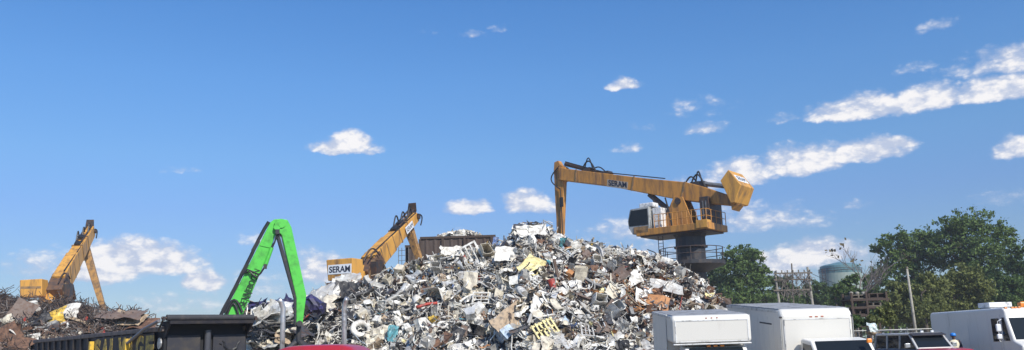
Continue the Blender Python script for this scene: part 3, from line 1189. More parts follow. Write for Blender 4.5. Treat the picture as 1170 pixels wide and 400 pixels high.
def red_truck():
    """red lorry cab close by: only its roof and two stacks reach into the picture"""
    d = 20.0
    c = at(366, 400, d)
    gz = -0.35
    c.x -= .16
    root = thing('red_truck', 'red truck with a rounded roof and two tall exhaust stacks in front of the heap', 'truck', (c.x, d, gz), Matrix.Rotation(R(-9), 3, 'Z'))
    W = WM[root.name]
    Lc = lambda x, y, z: W @ V((x, y, z))
    zt = 2.45                                    # roof height above ground
    m = MB()
    m.prism([V((0, -.75, .55)), V((0, -.75, 1.45)), V((0, -.15, 2.12)), V((0, 1.45, 2.12)), V((0, 1.5, .55))], V((2.06, 0, 0)))
    cab = m.build('cab', M['red'], root, local=True, bevel=.08, seg=3)
    # crowned roof
    m = MB()
    nx, ny = 12, 8
    g_ = []
    for j in range(ny + 1):
        for i in range(nx + 1):
            x, y = -1.06 + 2.12 * i / nx, -.28 + 1.82 * j / ny
            ex = abs(x) / 1.06
            ey = abs(y - .63) / .91
            z = 2.12 + (zt - 2.12) * (max(0, 1 - ex ** 4.5) ** .5) * (max(0, 1 - ey ** 5) ** .5)
            g_.append((x, y, z))
    m.smooth = True
    m.add(g_, [(j * (nx + 1) + i, j * (nx + 1) + i + 1, (j + 1) * (nx + 1) + i + 1, (j + 1) * (nx + 1) + i) for j in range(ny) for i in range(nx)])
    m.build('roof', M['red'], root, local=True)
    m = MB()
    m.prism([V((-.9, -.74, 1.5)), V((.9, -.74, 1.5)), V((.88, -.2, 2.07)), V((-.88, -.2, 2.07))], V((0, -.03, .02)))
    m.build('windscreen', M['glass'], root, local=True)
    for x in (-1.035, 1.035):
        m = MB()
        m.prism([V((x, -.5, 1.4)), V((x, .9, 1.4)), V((x, .9, 2.0)), V((x, -.1, 2.0))], V((.02, 0, 0)))
        m.build('side_window', M['glass'], root, local=True)
    m = MB()
    m.prism([V((0, -2.4, .6)), V((0, -2.4, 1.25)), V((0, -2.2, 1.38)), V((0, -.76, 1.5)), V((0, -.76, .6))], V((1.7, 0, 0)))
    m.build('hood', M['red'], root, local=True, bevel=.08, seg=3)
    m = MB()
    m.box((0, -2.43, .95), (1.1, .05, .55))
    m.build('grille', M['chrome'], root, local=True)
    for x in (-.7, .7):
        m = MB()
        m.tube([V((x, -2.4, .95)), V((x, -2.46, .95))], .11, 16)
        m.build('headlight', M['lamp'], root, local=True)
    m = MB()
    m.box((0, -2.55, .5), (2.1, .15, .28))
    m.build('bumper', M['chrome'], root, local=True, bevel=.03)
    m = MB()
    m.box((0, 3.2, .75), (.9, 5.4, .25))
    m.build('chassis', M['black'], root, local=True)
    m = MB()
    m.box((0, 4.4, 1.0), (2.3, 3.6, .2))
    m.build('flatbed', M['rusty'], root, local=True)
    for y in (-1.7, 3.2, 4.5):
        for x in (-.95, .95):
            m = MB()
            m.tube([V((x - .15, y, .5)), V((x + .15, y, .5))], .5, 20)
            w = m.build('wheel', M['tyre'], root, local=True, bevel=.04)
            m = MB()
            e = 1 if x > 0 else -1
            m.tube([V((x + e * .155, y, .5)), V((x + e * .18, y, .5))], .26, 16)
            m.build('rim', M['rim'], w, local=True)
    ds = 22.3
    for pxs, bend in (((323.5, 352, 318.5, 342), -1), ((393.5, 351, 396.5, 341), 1)):
        a0, b0 = at(pxs[0], 400, ds), at(pxs[0], pxs[1], ds)
        tip = at(pxs[2], pxs[3], ds - .1)
        m = MB()
        m.smooth = True
        base = V((b0.x, b0.y, gz + 1.0))
        k = .22
        pts = [base, V((b0.x, b0.y, b0.z - k)), b0, b0.lerp(tip, .5) + UP * .05, tip - UP * .0]
        rr = .066
        m.tube(pts, [rr, rr, rr, rr, rr], 14)
        m.build('exhaust_stack', M['exhaust'], root)
    return root


tower_crane()
rear_crane('orange crane behind the scrap heap, pale lettered plate on its counterweight', at(419, 306, 62), az(22), at(472, 249, 69.0),
           [(374.5, 321), (404, 318), (402.5, 294.5), (372.5, 297)], None, 1.35, [(466, 258), (479, 296)], 69.0, True, M['crane_yellow'], M['crane_worn'], 2.6, 1.35)
rear_crane('weathered yellow crane with a blank counterweight behind the rusty wire heap', at(66, 330, 75), az(-10), at(103, 265, 84.6),
           [(22.5, 340), (48, 338.5), (48, 318.5), (22.5, 320)], None, 1.5, [(98, 284), (119, 356)], 84.0, False, M['crane_yellow'], M['crane_worn'], 2.6, 2.0, rail=False)
green_handler()
TRAILER = scrap_trailer()
red_truck()
# ------------------------------------------------------------------ parked vehicles (local: front towards -Y, x sideways)
def wheels(root, xs, ys, r, w, zc=None):
    for y in ys:
        for x in xs:
            e = 1 if x > 0 else -1
            m = MB()
            m.tube([V((x - w / 2, y, r)), V((x + w / 2, y, r))], r, 20)
            wh = m.build('wheel', M['tyre'], root, local=True, bevel=.04)
            m = MB()
            m.tube([V((x + e * w * .5, y, r)), V((x + e * (w * .5 + .02), y, r))], r * .55, 16)
            m.build('rim', M['rim'], wh, local=True)


def van_cab(root, x0, w, yb, zroof, label_roof_lights=True, mirror=True):
    """cutaway van cab in front of a box: yb is the back of the cab, roof at zroof"""
    zf = .45
    h = w / 2
    m = MB()
    pr = [V((x0, yb, zf)), V((x0, yb, zroof - .06)), V((x0, yb - .15, zroof)), V((x0, yb - .95, zroof - .03)), V((x0, yb - 1.72, zroof - .82)),
          V((x0, yb - 2.55, zroof - 1.08)), V((x0, yb - 2.75, zroof - 1.25)), V((x0, yb - 2.78, zf))]
    m.prism(pr, V((w, 0, 0)))
    cab = m.build('cab', M['white_body'], root, local=True, bevel=.06, seg=3)
    m = MB()
    a, b = V((x0, yb - .97, zroof - .05)), V((x0, yb - 1.68, zroof - .79))
    nrm = V((0, -(b - a).z, (b - a).y)).normalized()
    if nrm.z < 0:
        nrm = -nrm
    X = V((1, 0, 0))
    m.prism([a - X * (h - .14) + nrm * .006, a + X * (h - .14) + nrm * .006, b + X * (h - .07) + nrm * .006, b - X * (h - .07) + nrm * .006], nrm * .03)
    m.build('windscreen', M['glass'], cab, local=True)
    for e in (-1, 1):
        x = x0 + e * (h + .002)
        m = MB()
        m.prism([V((x, yb - .25, zroof - .75)), V((x, yb - 1.5, zroof - .78)), V((x, yb - .98, zroof - .16)), V((x, yb - .25, zroof - .14))], V((.02, 0, 0)))
        m.build('side_window', M['glass'], cab, local=True)
        m = MB()
        m.lohi((x - .012, yb - 1.45, zroof - 1.5), (x + .012, yb - .2, zroof - .8))
        d = m.build('door', M['white_body'], cab, local=True)
        m = MB()
        m.lohi((x - .03, yb - .42, zroof - .95), (x + .03, yb - .26, zroof - .91))
        m.build('handle', M['charcoal'], d, local=True)
        if mirror:
            m = MB()
            m.tube([V((x, yb - 1.25, zroof - .7)), V((x + e * .28, yb - 1.3, zroof - .62))], .02, 6)
            m.box((x + e * .32, yb - 1.3, zroof - .55), (.2, .1, .34))
            m.build('mirror', M['charcoal'], cab, local=True, bevel=.02)
        m = MB()
        m.box((x0 + e * (h - .25), yb - 2.785, zroof - 1.42), (.34, .04, .2))
        m.build('headlight', M['lamp'], cab, local=True)
    m = MB()
    m.box((x0, yb - 2.79, zroof - 1.45), (w - .95, .04, .28))
    m.build('grille', M['charcoal'], cab, local=True)
    m = MB()
    m.box((x0, yb - 2.88, .5), (w + .05, .18, .26))
    m.build('bumper', M['alu'], root, local=True, bevel=.03)
    return cab


def frame_box(m, x0, x1, y, z0, z1, t, pr):
    """flat raised border on a front wall"""
    m.lohi((x0, y - pr, z1 - t), (x1, y - .002, z1))
    m.lohi((x0, y - pr, z0), (x1, y - .002, z0 + t))
    m.lohi((x0, y - pr, z0 + t + .002), (x0 + t, y - .002, z1 - t - .002))
    m.lohi((x1 - t, y - pr, z0 + t + .002), (x1, y - .002, z1 - t - .002))


def slope_rot(yaw, pitch):
    # front towards the viewer and nose down the slope
    return Matrix.Rotation(R(yaw), 3, 'Z') @ Matrix.Rotation(pitch, 3, 'X')


PITCHED = math.atan(.5 / 11) + R(1.3)


def box_body(name, root, w, y0, y1, z0, z1, r, bev=.05):
    """moving-van box with rounded front cap and rounded roof edges"""
    h = w / 2
    m = MB()
    prof = [V((0, y1, z0)), V((0, y1, z1)), V((0, y0 + r, z1))]
    for k in range(1, 7):
        a = k / 6 * math.pi / 2
        prof.append(V((0, y0 + r - r * math.sin(a), z1 - r + r * math.cos(a))))
    prof.append(V((0, y0, z0)))
    m.prism(prof, V((w, 0, 0)))
    return m.build(name, M['white_panel'], root, local=True, bevel=bev, seg=4, angle=50)


def small_box_truck():
    d = 26.0
    c = at(813, 392, d)
    w = 2.36
    gz = ground_z(c.x, d + 1.5) - .05
    root = thing('box_truck', 'small white box truck whose box juts forward over the cab', 'truck', (c.x, d, gz), slope_rot(-1.5, PITCHED))
    inv = WM[root.name].inverted()
    zt = (inv @ at(813, 359.6, d)).z
    zb = (inv @ at(813, 391.5, d)).z
    att = box_body('attic', root, w, 0, 1.14, zb, zt, .17, .10)
    body = box_body('cargo_box', root, w, 1.143, 4.3, .62, zt - .002, .02)
    # roof skin
    m = MB()
    m.lohi((-w / 2 + .06, .25, zt + .002), (w / 2 - .06, 4.25, zt + .012))
    m.build('roof_skin', M['roof'], root, local=True)
    m = MB()
    for y in [.7 + .6 * k for k in range(6)]:
        m.lohi((-w / 2 + .07, y, zt + .012), (w / 2 - .07, y + .05, zt + .022))
    m.build('roof_bow', M['roof'], root, local=True)
    # front frame, corner caps
    m = MB()
    frame_box(m, -w / 2 + .09, w / 2 - .09, 0, zb + .04, zt - .14, .025, .012)
    m.build('front_trim', M['white_metal'], att, local=True)
    m = MB()
    m.lohi((-w / 2 + .02, -.02, zb - .05), (w / 2 - .02, .16, zb - .002))
    m.build('lower_edge', M['alu'], att, local=True, bevel=.02)
    for e in (-1, 1):
        m = MB()
        m.lohi((e * w / 2 - .016 * (1 - e) / 2 - (0.016 if e > 0 else 0), .17, zt - .09), (e * w / 2 + .012 * e, 4.28, zt - .02))
        m.build('roof_rail', M['alu'], root, local=True)
        m = MB()
        m.lohi((e * (w / 2 + .002), 1.1, .6), (e * (w / 2 + .014), 1.22, zt - .1))
        m.build('corner_post', M['alu'], root, local=True)
    for x in (-.14, .02, .18):
        m = MB()
        m.box((x, .015, zt - .085), (.05, .03, .03))
        m.build('marker_light', M['redlens'], att, local=True, bevel=.006)
    cab = van_cab(root, .1, 1.86, 1.05, zb - .1)
    for x in (-.1, .1, .3):
        m = MB()
        m.box((x, .1, zb - .095), (.12, .08, .05))
        m.build('cab_marker_light', M['amber'], cab, local=True, bevel=.01)
    m = MB()
    m.lohi((-.5, -1.2, .3), (.5, 4.1, .5))
    m.build('chassis', M['black'], root, local=True)
    wheels(root, (-.8, 1.0), (-.9,), .36, .24)
    wheels(root, (-.85, .85), (3.0,), .36, .34)


def large_box_truck():
    d = 29.0
    c = at(933, 386, d)
    w = 2.42
    gz = ground_z(c.x, d + 2.5) - .06
    root = thing('box_truck', 'large white box truck with plain box set behind a white van cab', 'truck', (c.x, d, gz), slope_rot(0.5, PITCHED))
    inv = WM[root.name].inverted()
    zt = (inv @ at(933, 352.3, d)).z
    zm = (inv @ at(933, 386.5, d)).z
    body = box_body('cargo_box', root, w, 0, 7.0, .75, zt, .3, .13)
    m = MB()
    m.lohi((-w / 2 + .06, .36, zt + .002), (w / 2 - .06, 6.95, zt + .012))
    m.build('roof_skin', M['roof'], root, local=True)
    m = MB()
    for y in [.9 + .6 * k for k in range(10)]:
        m.lohi((-w / 2 + .07, y, zt + .012), (w / 2 - .07, y + .05, zt + .022))
    m.build('roof_bow', M['roof'], root, local=True)
    m = MB()
    m.lohi((-w / 2 + .13, -.014, .8), (w / 2 - .13, -.002, zt - .36))
    fp = m.build('front_panel', M['white_panel'], body, local=True)
    m = MB()
    frame_box(m, -w / 2 + .1, w / 2 - .1, 0, .78, zt - .33, .02, .02)
    m.build('front_trim', M['white_metal'], body, local=True)
    for e in (-1, 1):
        m = MB()
        m.lohi((e * (w / 2 + .001), .3, zt - .12), (e * (w / 2 + .014), 6.98, zt - .02))
        m.build('roof_rail', M['alu'], root, local=True)
        m = MB()
        m.lohi((e * (w / 2 + .001), .02, .75), (e * (w / 2 + .012), .1, zt - .3))
        m.build('corner_post', M['alu'], root, local=True)
        m = MB()
        m.box((e * (w / 2 - .02), .06, zt - .26), (.08, .09, .05))
        m.build('corner_light', M['charcoal'], root, local=True, bevel=.01)
    for x in (-.19, 0, .19):
        m = MB()
        m.box((x, .02, zt - .26), (.09, .06, .05))
        m.build('marker_light', M['redlens'], body, local=True, bevel=.01)
    m = MB()
    for k in range(1, 12):
        for x in (-w / 2, w / 2):
            m.box((x, .3 + k * .56, (zt + .75) / 2 - .1), (.012, .03, zt - 1.1))
    m.lohi((-w / 2 - .02, .3, .78), (-w / 2 - .002, 6.9, .9))
    m.build('side_seam', M['white_panel'], body, local=True)
    m = MB()
    for x in (-w / 2 - .004,):
        m.lohi((x - .004, 1.0, zt - .55), (x + .002, 2.4, zt - .5))
        m.lohi((x - .004, 4.2, zt - .9), (x + .002, 4.9, zt - .86))
    m.build('scuff_strip', M['charcoal'], root, local=True)
    cab = van_cab(root, .33, 1.95, -.12, zm + .03)
    m = MB()
    m.box((1.05, -1.55, zm + .0), (.16, .1, .14))
    m.build('turn_lamp', M['amber'], cab, local=True, bevel=.03)
    m = MB()
    m.lohi((-.5, -2.3, .35), (.5, 6.8, .55))
    m.build('chassis', M['black'], root, local=True)
    wheels(root, (-.5, 1.15), (-2.0,), .4, .25)
    wheels(root, (-.9, .9), (5.0,), .4, .42)


def step_van():
    d = 35.0
    c = at(1146, 351, d)
    w = 2.25
    gz = ground_z(c.x + 1, d + 2)
    # x = 0 is the body's near side wall
    root = thing('step_van', 'white step van with roof air conditioner and orange beacon behind the blue helmet', 'van', (c.x + w / 2, d, gz), Matrix.Rotation(R(0), 3, 'Z'))
    inv = WM[root.name].inverted()
    zt = (inv @ at(1146, 351.5, d)).z
    h = w / 2
    m = MB()
    pr = [V((0, 6.3, .6)), V((0, 6.3, zt - .12)), V((0, 6.2, zt)), V((0, .12, zt)), V((0, 0, zt - .1)), V((0, -.05, zt - .38)), V((0, -.42, zt - 1.32)), V((0, -.95, zt - 1.5)), V((0, -1.0, .6))]
    m.prism(pr, V((w, 0, 0)))
    body = m.build('body', M['white_body'], root, local=True, bevel=.09, seg=3)
    a, b = V((0, -.07, zt - .42)), V((0, -.41, zt - 1.28))
    nrm = V((0, -.94, .37)).normalized()
    X = V((1, 0, 0))
    for x0, x1 in ((-h + .12, -.04), (.04, h - .12)):
        m = MB()
        m.prism([a + X * x0 + nrm * .004, a + X * x1 + nrm * .004, b + X * x1 + nrm * .004, b + X * x0 + nrm * .004], nrm * .02)
        m.build('windscreen', M['glass'], body, local=True)
    m = MB()
    for x in (-.5, .5):
        m.tube([b + X * x + nrm * .03, b + X * (x + .35) + nrm * .04 + UP * .45], .012, 5)
    m.build('wiper', M['hose'], body, local=True)
    m = MB()
    m.lohi((-h - .016, .32, .75), (-h - .002, 1.06, zt - .28))
    door = m.build('door', M['white_body'], body, local=True, bevel=.006)
    m = MB()
    m.lohi((-h - .03, .42, zt - 1.35), (-h - .018, .98, zt - .42))
    m.build('door_window', M['glass'], door, local=True)
    m = MB()
    m.prism([V((-h - .012, .22, zt - 1.32)), V((-h - .012, -.2, zt - 1.32)), V((-h - .012, .06, zt - .4)), V((-h - .012, .22, zt - .4))], V((.02, 0, 0)))
    m.build('quarter_window', M['glass'], body, local=True)
    m = MB()
    m.tube([V((-h - .03, .16, zt - .45)), V((-h - .3, .02, zt - .55)), V((-h - .3, .02, zt - 1.35)), V((-h - .03, .12, zt - 1.3))], .018, 6)
    mr = m.build('mirror_bracket', M['white_metal'], body, local=True)
    for z in (zt - .8, zt - 1.15):
        m = MB()
        m.box((-h - .3, .0, z), (.2, .1, .3 if z > zt - 1 else .2))
        m.build('mirror', M['white_metal'], mr, local=True, bevel=.04)
    m = MB()
    m.lohi((-h - .012, 1.3, zt - .20), (-h - .002, 6.15, zt - .15))
    m.lohi((-h - .012, 1.3, zt - 1.5), (-h - .002, 6.15, zt - 1.45))
    for y in (1.25, 2.9, 4.5, 6.1):
        m.lohi((-h - .008, y, .7), (-h - .001, y + .04, zt - .15))
    m.build('side_seam', M['white_body'], body, local=True)
    m = MB()
    m.lohi((-.72, 1.65, zt + .002), (.1, 2.45, zt + .06))
    m.lohi((-.8, 1.6, zt + .06), (.18, 2.5, zt + .27))
    m.build('air_conditioner', M['white_metal'], root, local=True, bevel=.07, seg=3)
    m = MB()
    m.lathe((.05 - .22, .25, 0), [(.14, zt + .002), (.14, zt + .05), (.12, zt + .19), (.06, zt + .23)], 14)
    m.lohi((-.32, .13, zt + .003), (.35, .37, zt + .19))
    m.build('beacon', M['amber'], root, local=True, bevel=.02)
    m = MB()
    for x in (-h + .15, -h + .42, -h + .55, -h + .7):
        m.box((x, .1, zt - .01), (.1, .1, .06))
    m.build('marker_light', M['amber'], root, local=True, bevel=.01)
    for e in (-1, 1):
        m = MB()
        m.tube([V((e * .8, -.98, 1.05)), V((e * .8, -1.03, 1.05))], .1, 14)
        m.build('headlight', M['lamp'], body, local=True)
    m = MB()
    m.box((0, -1.02, 1.05), (1.1, .04, .35))
    m.build('grille', M['charcoal'], body, local=True)
    m = MB()
    m.box((0, -1.1, .5), (2.2, .16, .22))
    m.build('bumper', M['charcoal'], root, local=True, bevel=.02)
    wheels(root, (-.9, .9), (-.3, 4.6), .4, .3)
    return root


def suv():
    d = 36.0
    c = at(1058.5, 395, d)
    gz = ground_z(c.x, d)
    yaw = 6
    root = thing('suv', 'old off-roader with white cab top, roof rack and red hood, parked facing right', 'car', (c.x, d, gz), Matrix.Rotation(R(yaw), 3, 'Z'))
    inv = WM[root.name].inverted()
    zt = (inv @ at(1058, 379.8, d)).z
    zh = (inv @ at(1066, 398.0, d - .8)).z
    w = 1.62
    h = w / 2
    # local: windscreen foot at y = -.55, cabin behind to y = 2.1, hood ahead to y = -1.75
    m = MB()
    m.prism([V((0, 2.8, .45)), V((0, 2.8, zh - .02)), V((0, -.6, zh - .02)), V((0, -.6, .45))], V((w, 0, 0)))
    body = m.build('body', M['suvgreen'], root, local=True, bevel=.05)
    m = MB()
    m.prism([V((0, -.603, .5)), V((0, -.603, zh - .0)), V((0, -1.35, zh + .0)), V((0, -1.95, zh - .05)), V((0, -2.1, zh - .3)), V((0, -2.1, .5))], V((w, 0, 0)))
    hood = m.build('hood', M['red'], root, local=True, bevel=.09, seg=3)
    # white cab frame: roof, pillars, sills
    m = MB()
    q = .10
    m.lohi((-h + .08, -.05, zt - .1), (h - .08, 2.65, zt))
    rf = m.build('roof', M['white_body'], root, local=True, bevel=.045, seg=3)
    for e in (-1, 1):
        x0, x1 = e * (h - .045), e * (h - .115)
        for (ya, yb) in ((-.62, .0), (.7, .7), (1.7, 1.7), (2.75, 2.6)):
            m = MB()
            m.beam(V((x0, ya, zh - .03)), V((x1, yb, zt - .05)), .09, .07, up=V((0, 1, 0)))
            m.build('pillar', mat('grey_white_pillar', (.42, .42, .41), .5, 0, GRIME, .2, 3.0), root, local=True, bevel=.012)
    m = MB()
    m.beam(V((-h + .1, -.6, zh + .015)), V((h - .1, -.6, zh + .015)), .07, .05)
    m.build('cowl', M['white_body'], root, local=True, bevel=.012)
    X = V((1, 0, 0))
    a, b = V((0, -.03, zt - .09)), V((0, -.58, zh + .03))
    m = MB()
    m.prism([a - X * (h - .17), a + X * (h - .17), b + X * (h - .12), b - X * (h - .12)], V((0, -.02, .012)))
    m.build('windscreen', M['glass'], root, local=True)
    for e in (-1, 1):
        for ya, yb, yc, yd_ in ((-.50, .64, .64, .06), (.76, 1.64, 1.64, .76), (1.76, 2.68, 2.54, 1.76)):
            m = MB()
            m.prism([V((e * (h - .055), ya, zh)), V((e * (h - .055), yb, zh)), V((e * (h - .12), yc, zt - .09)), V((e * (h - .12), yd_, zt - .09))], V((.012, 0, 0)))
            m.build('side_window', M['glass'], root, local=True)
        m = MB()
        m.tube([V((e * h, -.3, zh + .05)), V((e * (h + .14), -.32, zh + .1))], .02, 6)
        m.box((e * (h + .2), -.32, zh + .13), (.2, .1, .17))
        m.build('mirror', M['chrome'], root, local=True, bevel=.03)
        m = MB()
        m.tube([V((e * .6, -2.1, zh - .45)), V((e * .6, -2.14, zh - .45))], .1, 14)
        m.build('headlight', M['lamp'], hood, local=True)
    m = MB()
    m.prism([V((-h + .1, -.04, zt - .02)), V((h - .1, -.04, zt - .02)), V((h - .08, -.3, zt - .11)), V((-h + .08, -.3, zt - .11))], V((0, .0, .03)))
    m.build('sun_visor', M['charcoal'], root, local=True)
    m = MB()
    for x in (-h + .15, h - .15):
        m.tube([V((x, 1.35, zt + .12)), V((x, 2.65, zt + .12))], .022, 6)
        for y in (1.4, 2.6):
            m.tube([V((x, y, zt)), V((x, y, zt + .12))], .018, 6)
    for y in (1.38, 2.62):
        m.tube([V((-h + .1, y, zt + .13)), V((h - .1, y, zt + .13))], .022, 6)
    m.build('roof_rack', M['cabgrey'], rf, local=True)
    for x in (-.1, .35):
        m = MB()
        m.box((x, .05, zt + .04), (.12, .08, .07))
        m.build('roof_lamp', M['lamp'], rf, local=True, bevel=.015)
    m = MB()
    m.box((0, -2.2, .55), (1.7, .14, .2))
    m.build('bumper', M['chrome'], root, local=True, bevel=.02)
    wheels(root, (-.76, .76), (-1.2, 1.4), .38, .24)
    return root


def skin_figure(name, joints, edges, mtl, parent, base, lvl=2):
    """one continuous skinned body from a jointed skeleton; joints: name -> (pos, radius)"""
    keys = list(joints)
    idx = {k: i for i, k in enumerate(keys)}
    me = bpy.data.meshes.new(name)
    me.from_pydata([tuple(V(joints[k][0]) + V(base)) for k in keys], [(idx[a], idx[b]) for a, b in edges], [])
    o = bpy.data.objects.new(name, me)
    col.objects.link(o)
    md = o.modifiers.new('skin', 'SKIN')
    md.use_smooth_shade = True
    lay = me.skin_vertices[0].data if me.skin_vertices else None
    if lay is None:
        me.skin_vertices.new()
        lay = me.skin_vertices[0].data
    for k in keys:
        r = joints[k][1]
        lay[idx[k]].radius = r if isinstance(r, tuple) else (r, r)
    lay[0].use_root = True
    sb = o.modifiers.new('sub', 'SUBSURF')
    sb.levels = sb.render_levels = lvl
    me.materials.append(mtl)
    dg = bpy.context.evaluated_depsgraph_get()
    nm = bpy.data.meshes.new_from_object(o.evaluated_get(dg))
    o.modifiers.clear()
    o.data = nm
    for p in nm.polygons:
        p.use_smooth = True
    if parent is not None:
        o.parent = parent
    WM[o.name] = WM[parent.name].copy() if parent is not None else Matrix.Identity(4)
    return o


def worker():
    d = 37.2
    c = at(1091, 400, d)
    gz = ground_z(c.x, d)
    top = at(1091, 380.0, d).z - gz
    k = (top - .03) / 1.78
    root = thing('person', 'worker in blue helmet and cream vest standing between the off-roader and step van', 'person', (c.x, d, gz), Matrix.Rotation(R(-12), 3, 'Z'))
    J = {
        'pelvis': ((0, 0, .96), (.16, .12)), 'belly': ((0, 0, 1.10), (.15, .11)), 'chest': ((0, .01, 1.32), (.18, .12)), 'neckb': ((0, .0, 1.47), (.085, .075)),
        'neck': ((0, -.01, 1.53), .055), 'chin': ((0, -.03, 1.58), (.065, .075)), 'head': ((0, -.02, 1.66), (.078, .095)), 'crown': ((0, -.01, 1.735), (.06, .075)),
    }
    E = [('pelvis', 'belly'), ('belly', 'chest'), ('chest', 'neckb'), ('neckb', 'neck'), ('neck', 'chin'), ('chin', 'head'), ('head', 'crown')]
    for s, e in (('l', -1), ('r', 1)):
        J.update({s + 'sh': ((e * .19, .01, 1.42), .07), s + 'el': ((e * .29, .04, 1.15), .05), s + 'wr': ((e * .25, -.14, .97), .036), s + 'pa': ((e * .235, -.21, .93), (.042, .028)),
                  s + 'hip': ((e * .1, 0, .9), .1), s + 'kn': ((e * .12, -.02, .5), .065), s + 'an': ((e * .13, .02, .1), .045), s + 'toe': ((e * .15, -.16, .05), .045)})
        E += [('chest', s + 'sh'), (s + 'sh', s + 'el'), (s + 'el', s + 'wr'), (s + 'wr', s + 'pa'), ('pelvis', s + 'hip'), (s + 'hip', s + 'kn'), (s + 'kn', s + 'an'), (s + 'an', s + 'toe')]
        for i, (dx, ln) in enumerate(((-.03, .07), (-.01, .085), (.012, .08), (.032, .06))):
            J.update({f'{s}f{i}a': ((e * (.235 - dx * .6), -.245, .925 + dx * .5), .012), f'{s}f{i}b': ((e * (.225 - dx * .6), -.25 - ln * .6, .905 + dx * .5), .0105), f'{s}f{i}c': ((e * (.215 - dx * .6), -.25 - ln, .87 + dx * .5), .009)})
            E += [(s + 'pa', f'{s}f{i}a'), (f'{s}f{i}a', f'{s}f{i}b'), (f'{s}f{i}b', f'{s}f{i}c')]
        J.update({s + 'tha': ((e * .19, -.21, .93), .014), s + 'thb': ((e * .17, -.26, .92), .011)})
        E += [(s + 'pa', s + 'tha'), (s + 'tha', s + 'thb')]
    for kk in J:
        p, r = J[kk]
        J[kk] = (tuple(x * k for x in p), r if not isinstance(r, tuple) else r)
    body = skin_figure('body', J, E, M['skin'], root, (0, 0, 0))
    # face
    m = MB()
    m.prism([V((-.012, -.115, 1.66)) * k, V((.012, -.115, 1.66)) * k, V((.018, -.14, 1.615)) * k, V((-.018, -.14, 1.615)) * k], V((0, .03, 0)))
    m.build('nose', M['skin'], root, local=True)
    for e in (-1, 1):
        m = MB()
        m.lathe(V((e * .032, -.108, 1.662)) * k, [(.004, -.012), (.012, 0), (.004, .012)], 8)
        m.build('eye', M['hair'], root, local=True)
        m = MB()
        m.lathe(V((e * .088, .0, 1.64)) * k, [(.008, -.03), (.018, 0), (.008, .03)], 8)
        m.build('ear', M['skin'], root, local=True)
    m = MB()
    m.box(V((0, -.112, 1.585)) * k, (.05, .012, .012))
    m.build('mouth', mat('lips', (.14, .05, .04), .5), root, local=True)
    # clothes: shirt with dark sleeves, trousers, boots
    m = MB()
    m.smooth = True

    def shell(prof, n=20):
        vs, fs = [], []
        for z, rx, ry, cy in prof:
            for i in range(n):
                a = 2 * math.pi * i / n
                vs.append(V((rx * math.cos(a), cy + ry * math.sin(a), z)) * k)
        for j in range(len(prof) - 1):
            for i in range(n):
                fs.append((j * n + i, j * n + (i + 1) % n, (j + 1) * n + (i + 1) % n, (j + 1) * n + i))
        m.add(vs, fs)
    shell([(.86, .205, .16, 0), (.95, .20, .155, 0), (1.1, .19, .145, 0), (1.25, .215, .155, .0), (1.36, .23, .155, .01), (1.44, .20, .13, .01), (1.485, .11, .1, 0), (1.50, .085, .085, 0)])
    m.build('vest', M['shirt'], root, local=True)
    for s, e in (('l', -1), ('r', 1)):
        m = MB()
        m.smooth = True
        m.tube([V((e * .17, .01, 1.43)) * k, V((e * .22, .015, 1.38)) * k, V((e * .29, .04, 1.15)) * k, V((e * .262, -.1, 1.01)) * k], [.09, .085, .066, .055], 12)
        m.build('sleeve', M['sleeve'], root, local=True)
        m = MB()
        m.smooth = True
        m.tube([V((e * .09, 0, .97)) * k, V((e * .1, 0, .85)) * k, V((e * .12, -.02, .5)) * k, V((e * .13, .02, .1)) * k], [.12, .118, .088, .075], 12)
        m.build('trouser_leg', M['jeans'], root, local=True)
        m = MB()
        m.tube([V((e * .13, .06, .07)) * k, V((e * .14, -.08, .065)) * k, V((e * .15, -.2, .05)) * k], [.06, .062, .048], 10)
        m.build('boot', M['boot'], root, local=True)
    m = MB()
    m.smooth = True
    hp = [(.128, 1.675), (.125, 1.72), (.108, 1.765), (.07, 1.795), (.02, 1.806)]
    m.lathe((0, -.012 * k, 0), [(r * k, z * k) for r, z in hp], 20)
    hel = m.build('helmet', M['helmet'], root, local=True)
    m = MB()
    m.prism([V((.11 * math.sin(a), -.03 - .155 * math.cos(a), 1.675)) * k for a in [R(-80 + 20 * i) for i in range(9)]], V((0, 0, .014)))
    m.build('brim', M['helmet'], hel, local=True)
    return root


small_box_truck()
large_box_truck()
step_van()
suv()
worker()
# ------------------------------------------------------------------ scrap heap
rng = random.Random(11)
RIDGE_PX = [(262, 396), (285, 384), (300, 372), (345, 356), (365, 341), (385, 331), (415, 329), (440, 322), (460, 314), (480, 306), (500, 299), (530, 294),
            (560, 291), (584, 279), (596, 264), (622, 266), (645, 280), (668, 284), (690, 287), (720, 292), (750, 301), (775, 311), (800, 327), (820, 345), (835, 358),
            (862, 385), (890, 420)]
YR = 52.0
RIDGE = []
for px, py in RIDGE_PX:
    p = at(px, py, YR)
    RIDGE.append((p.x, p.z))
RIDGE = [(RIDGE[0][0] - 4.5, -.4)] + RIDGE + [(RIDGE[-1][0] + 2.5, -.6)]


def heap_h(x, y):
    zr = interp(RIDGE, x)
    k = .70 if y < YR else .85
    b = max(0.0, abs(y - YR) - .8)
    z = zr - k * b + .10 * math.sin(x * .9 + y * .6) * min(1, b)
    z += .30 * noise.noise(V((x * .35, y * .35, 3.1))) + .25 * noise.noise(V((x * .9, y * .9, 7.7)))
    if z < .6:
        z = .6 - (.6 - z) * .8
    return z


def heap_n(x, y, h=heap_h):
    e = .4
    return V((h(x - e, y) - h(x + e, y), h(x, y - e) - h(x, y + e), 2 * e)).normalized()


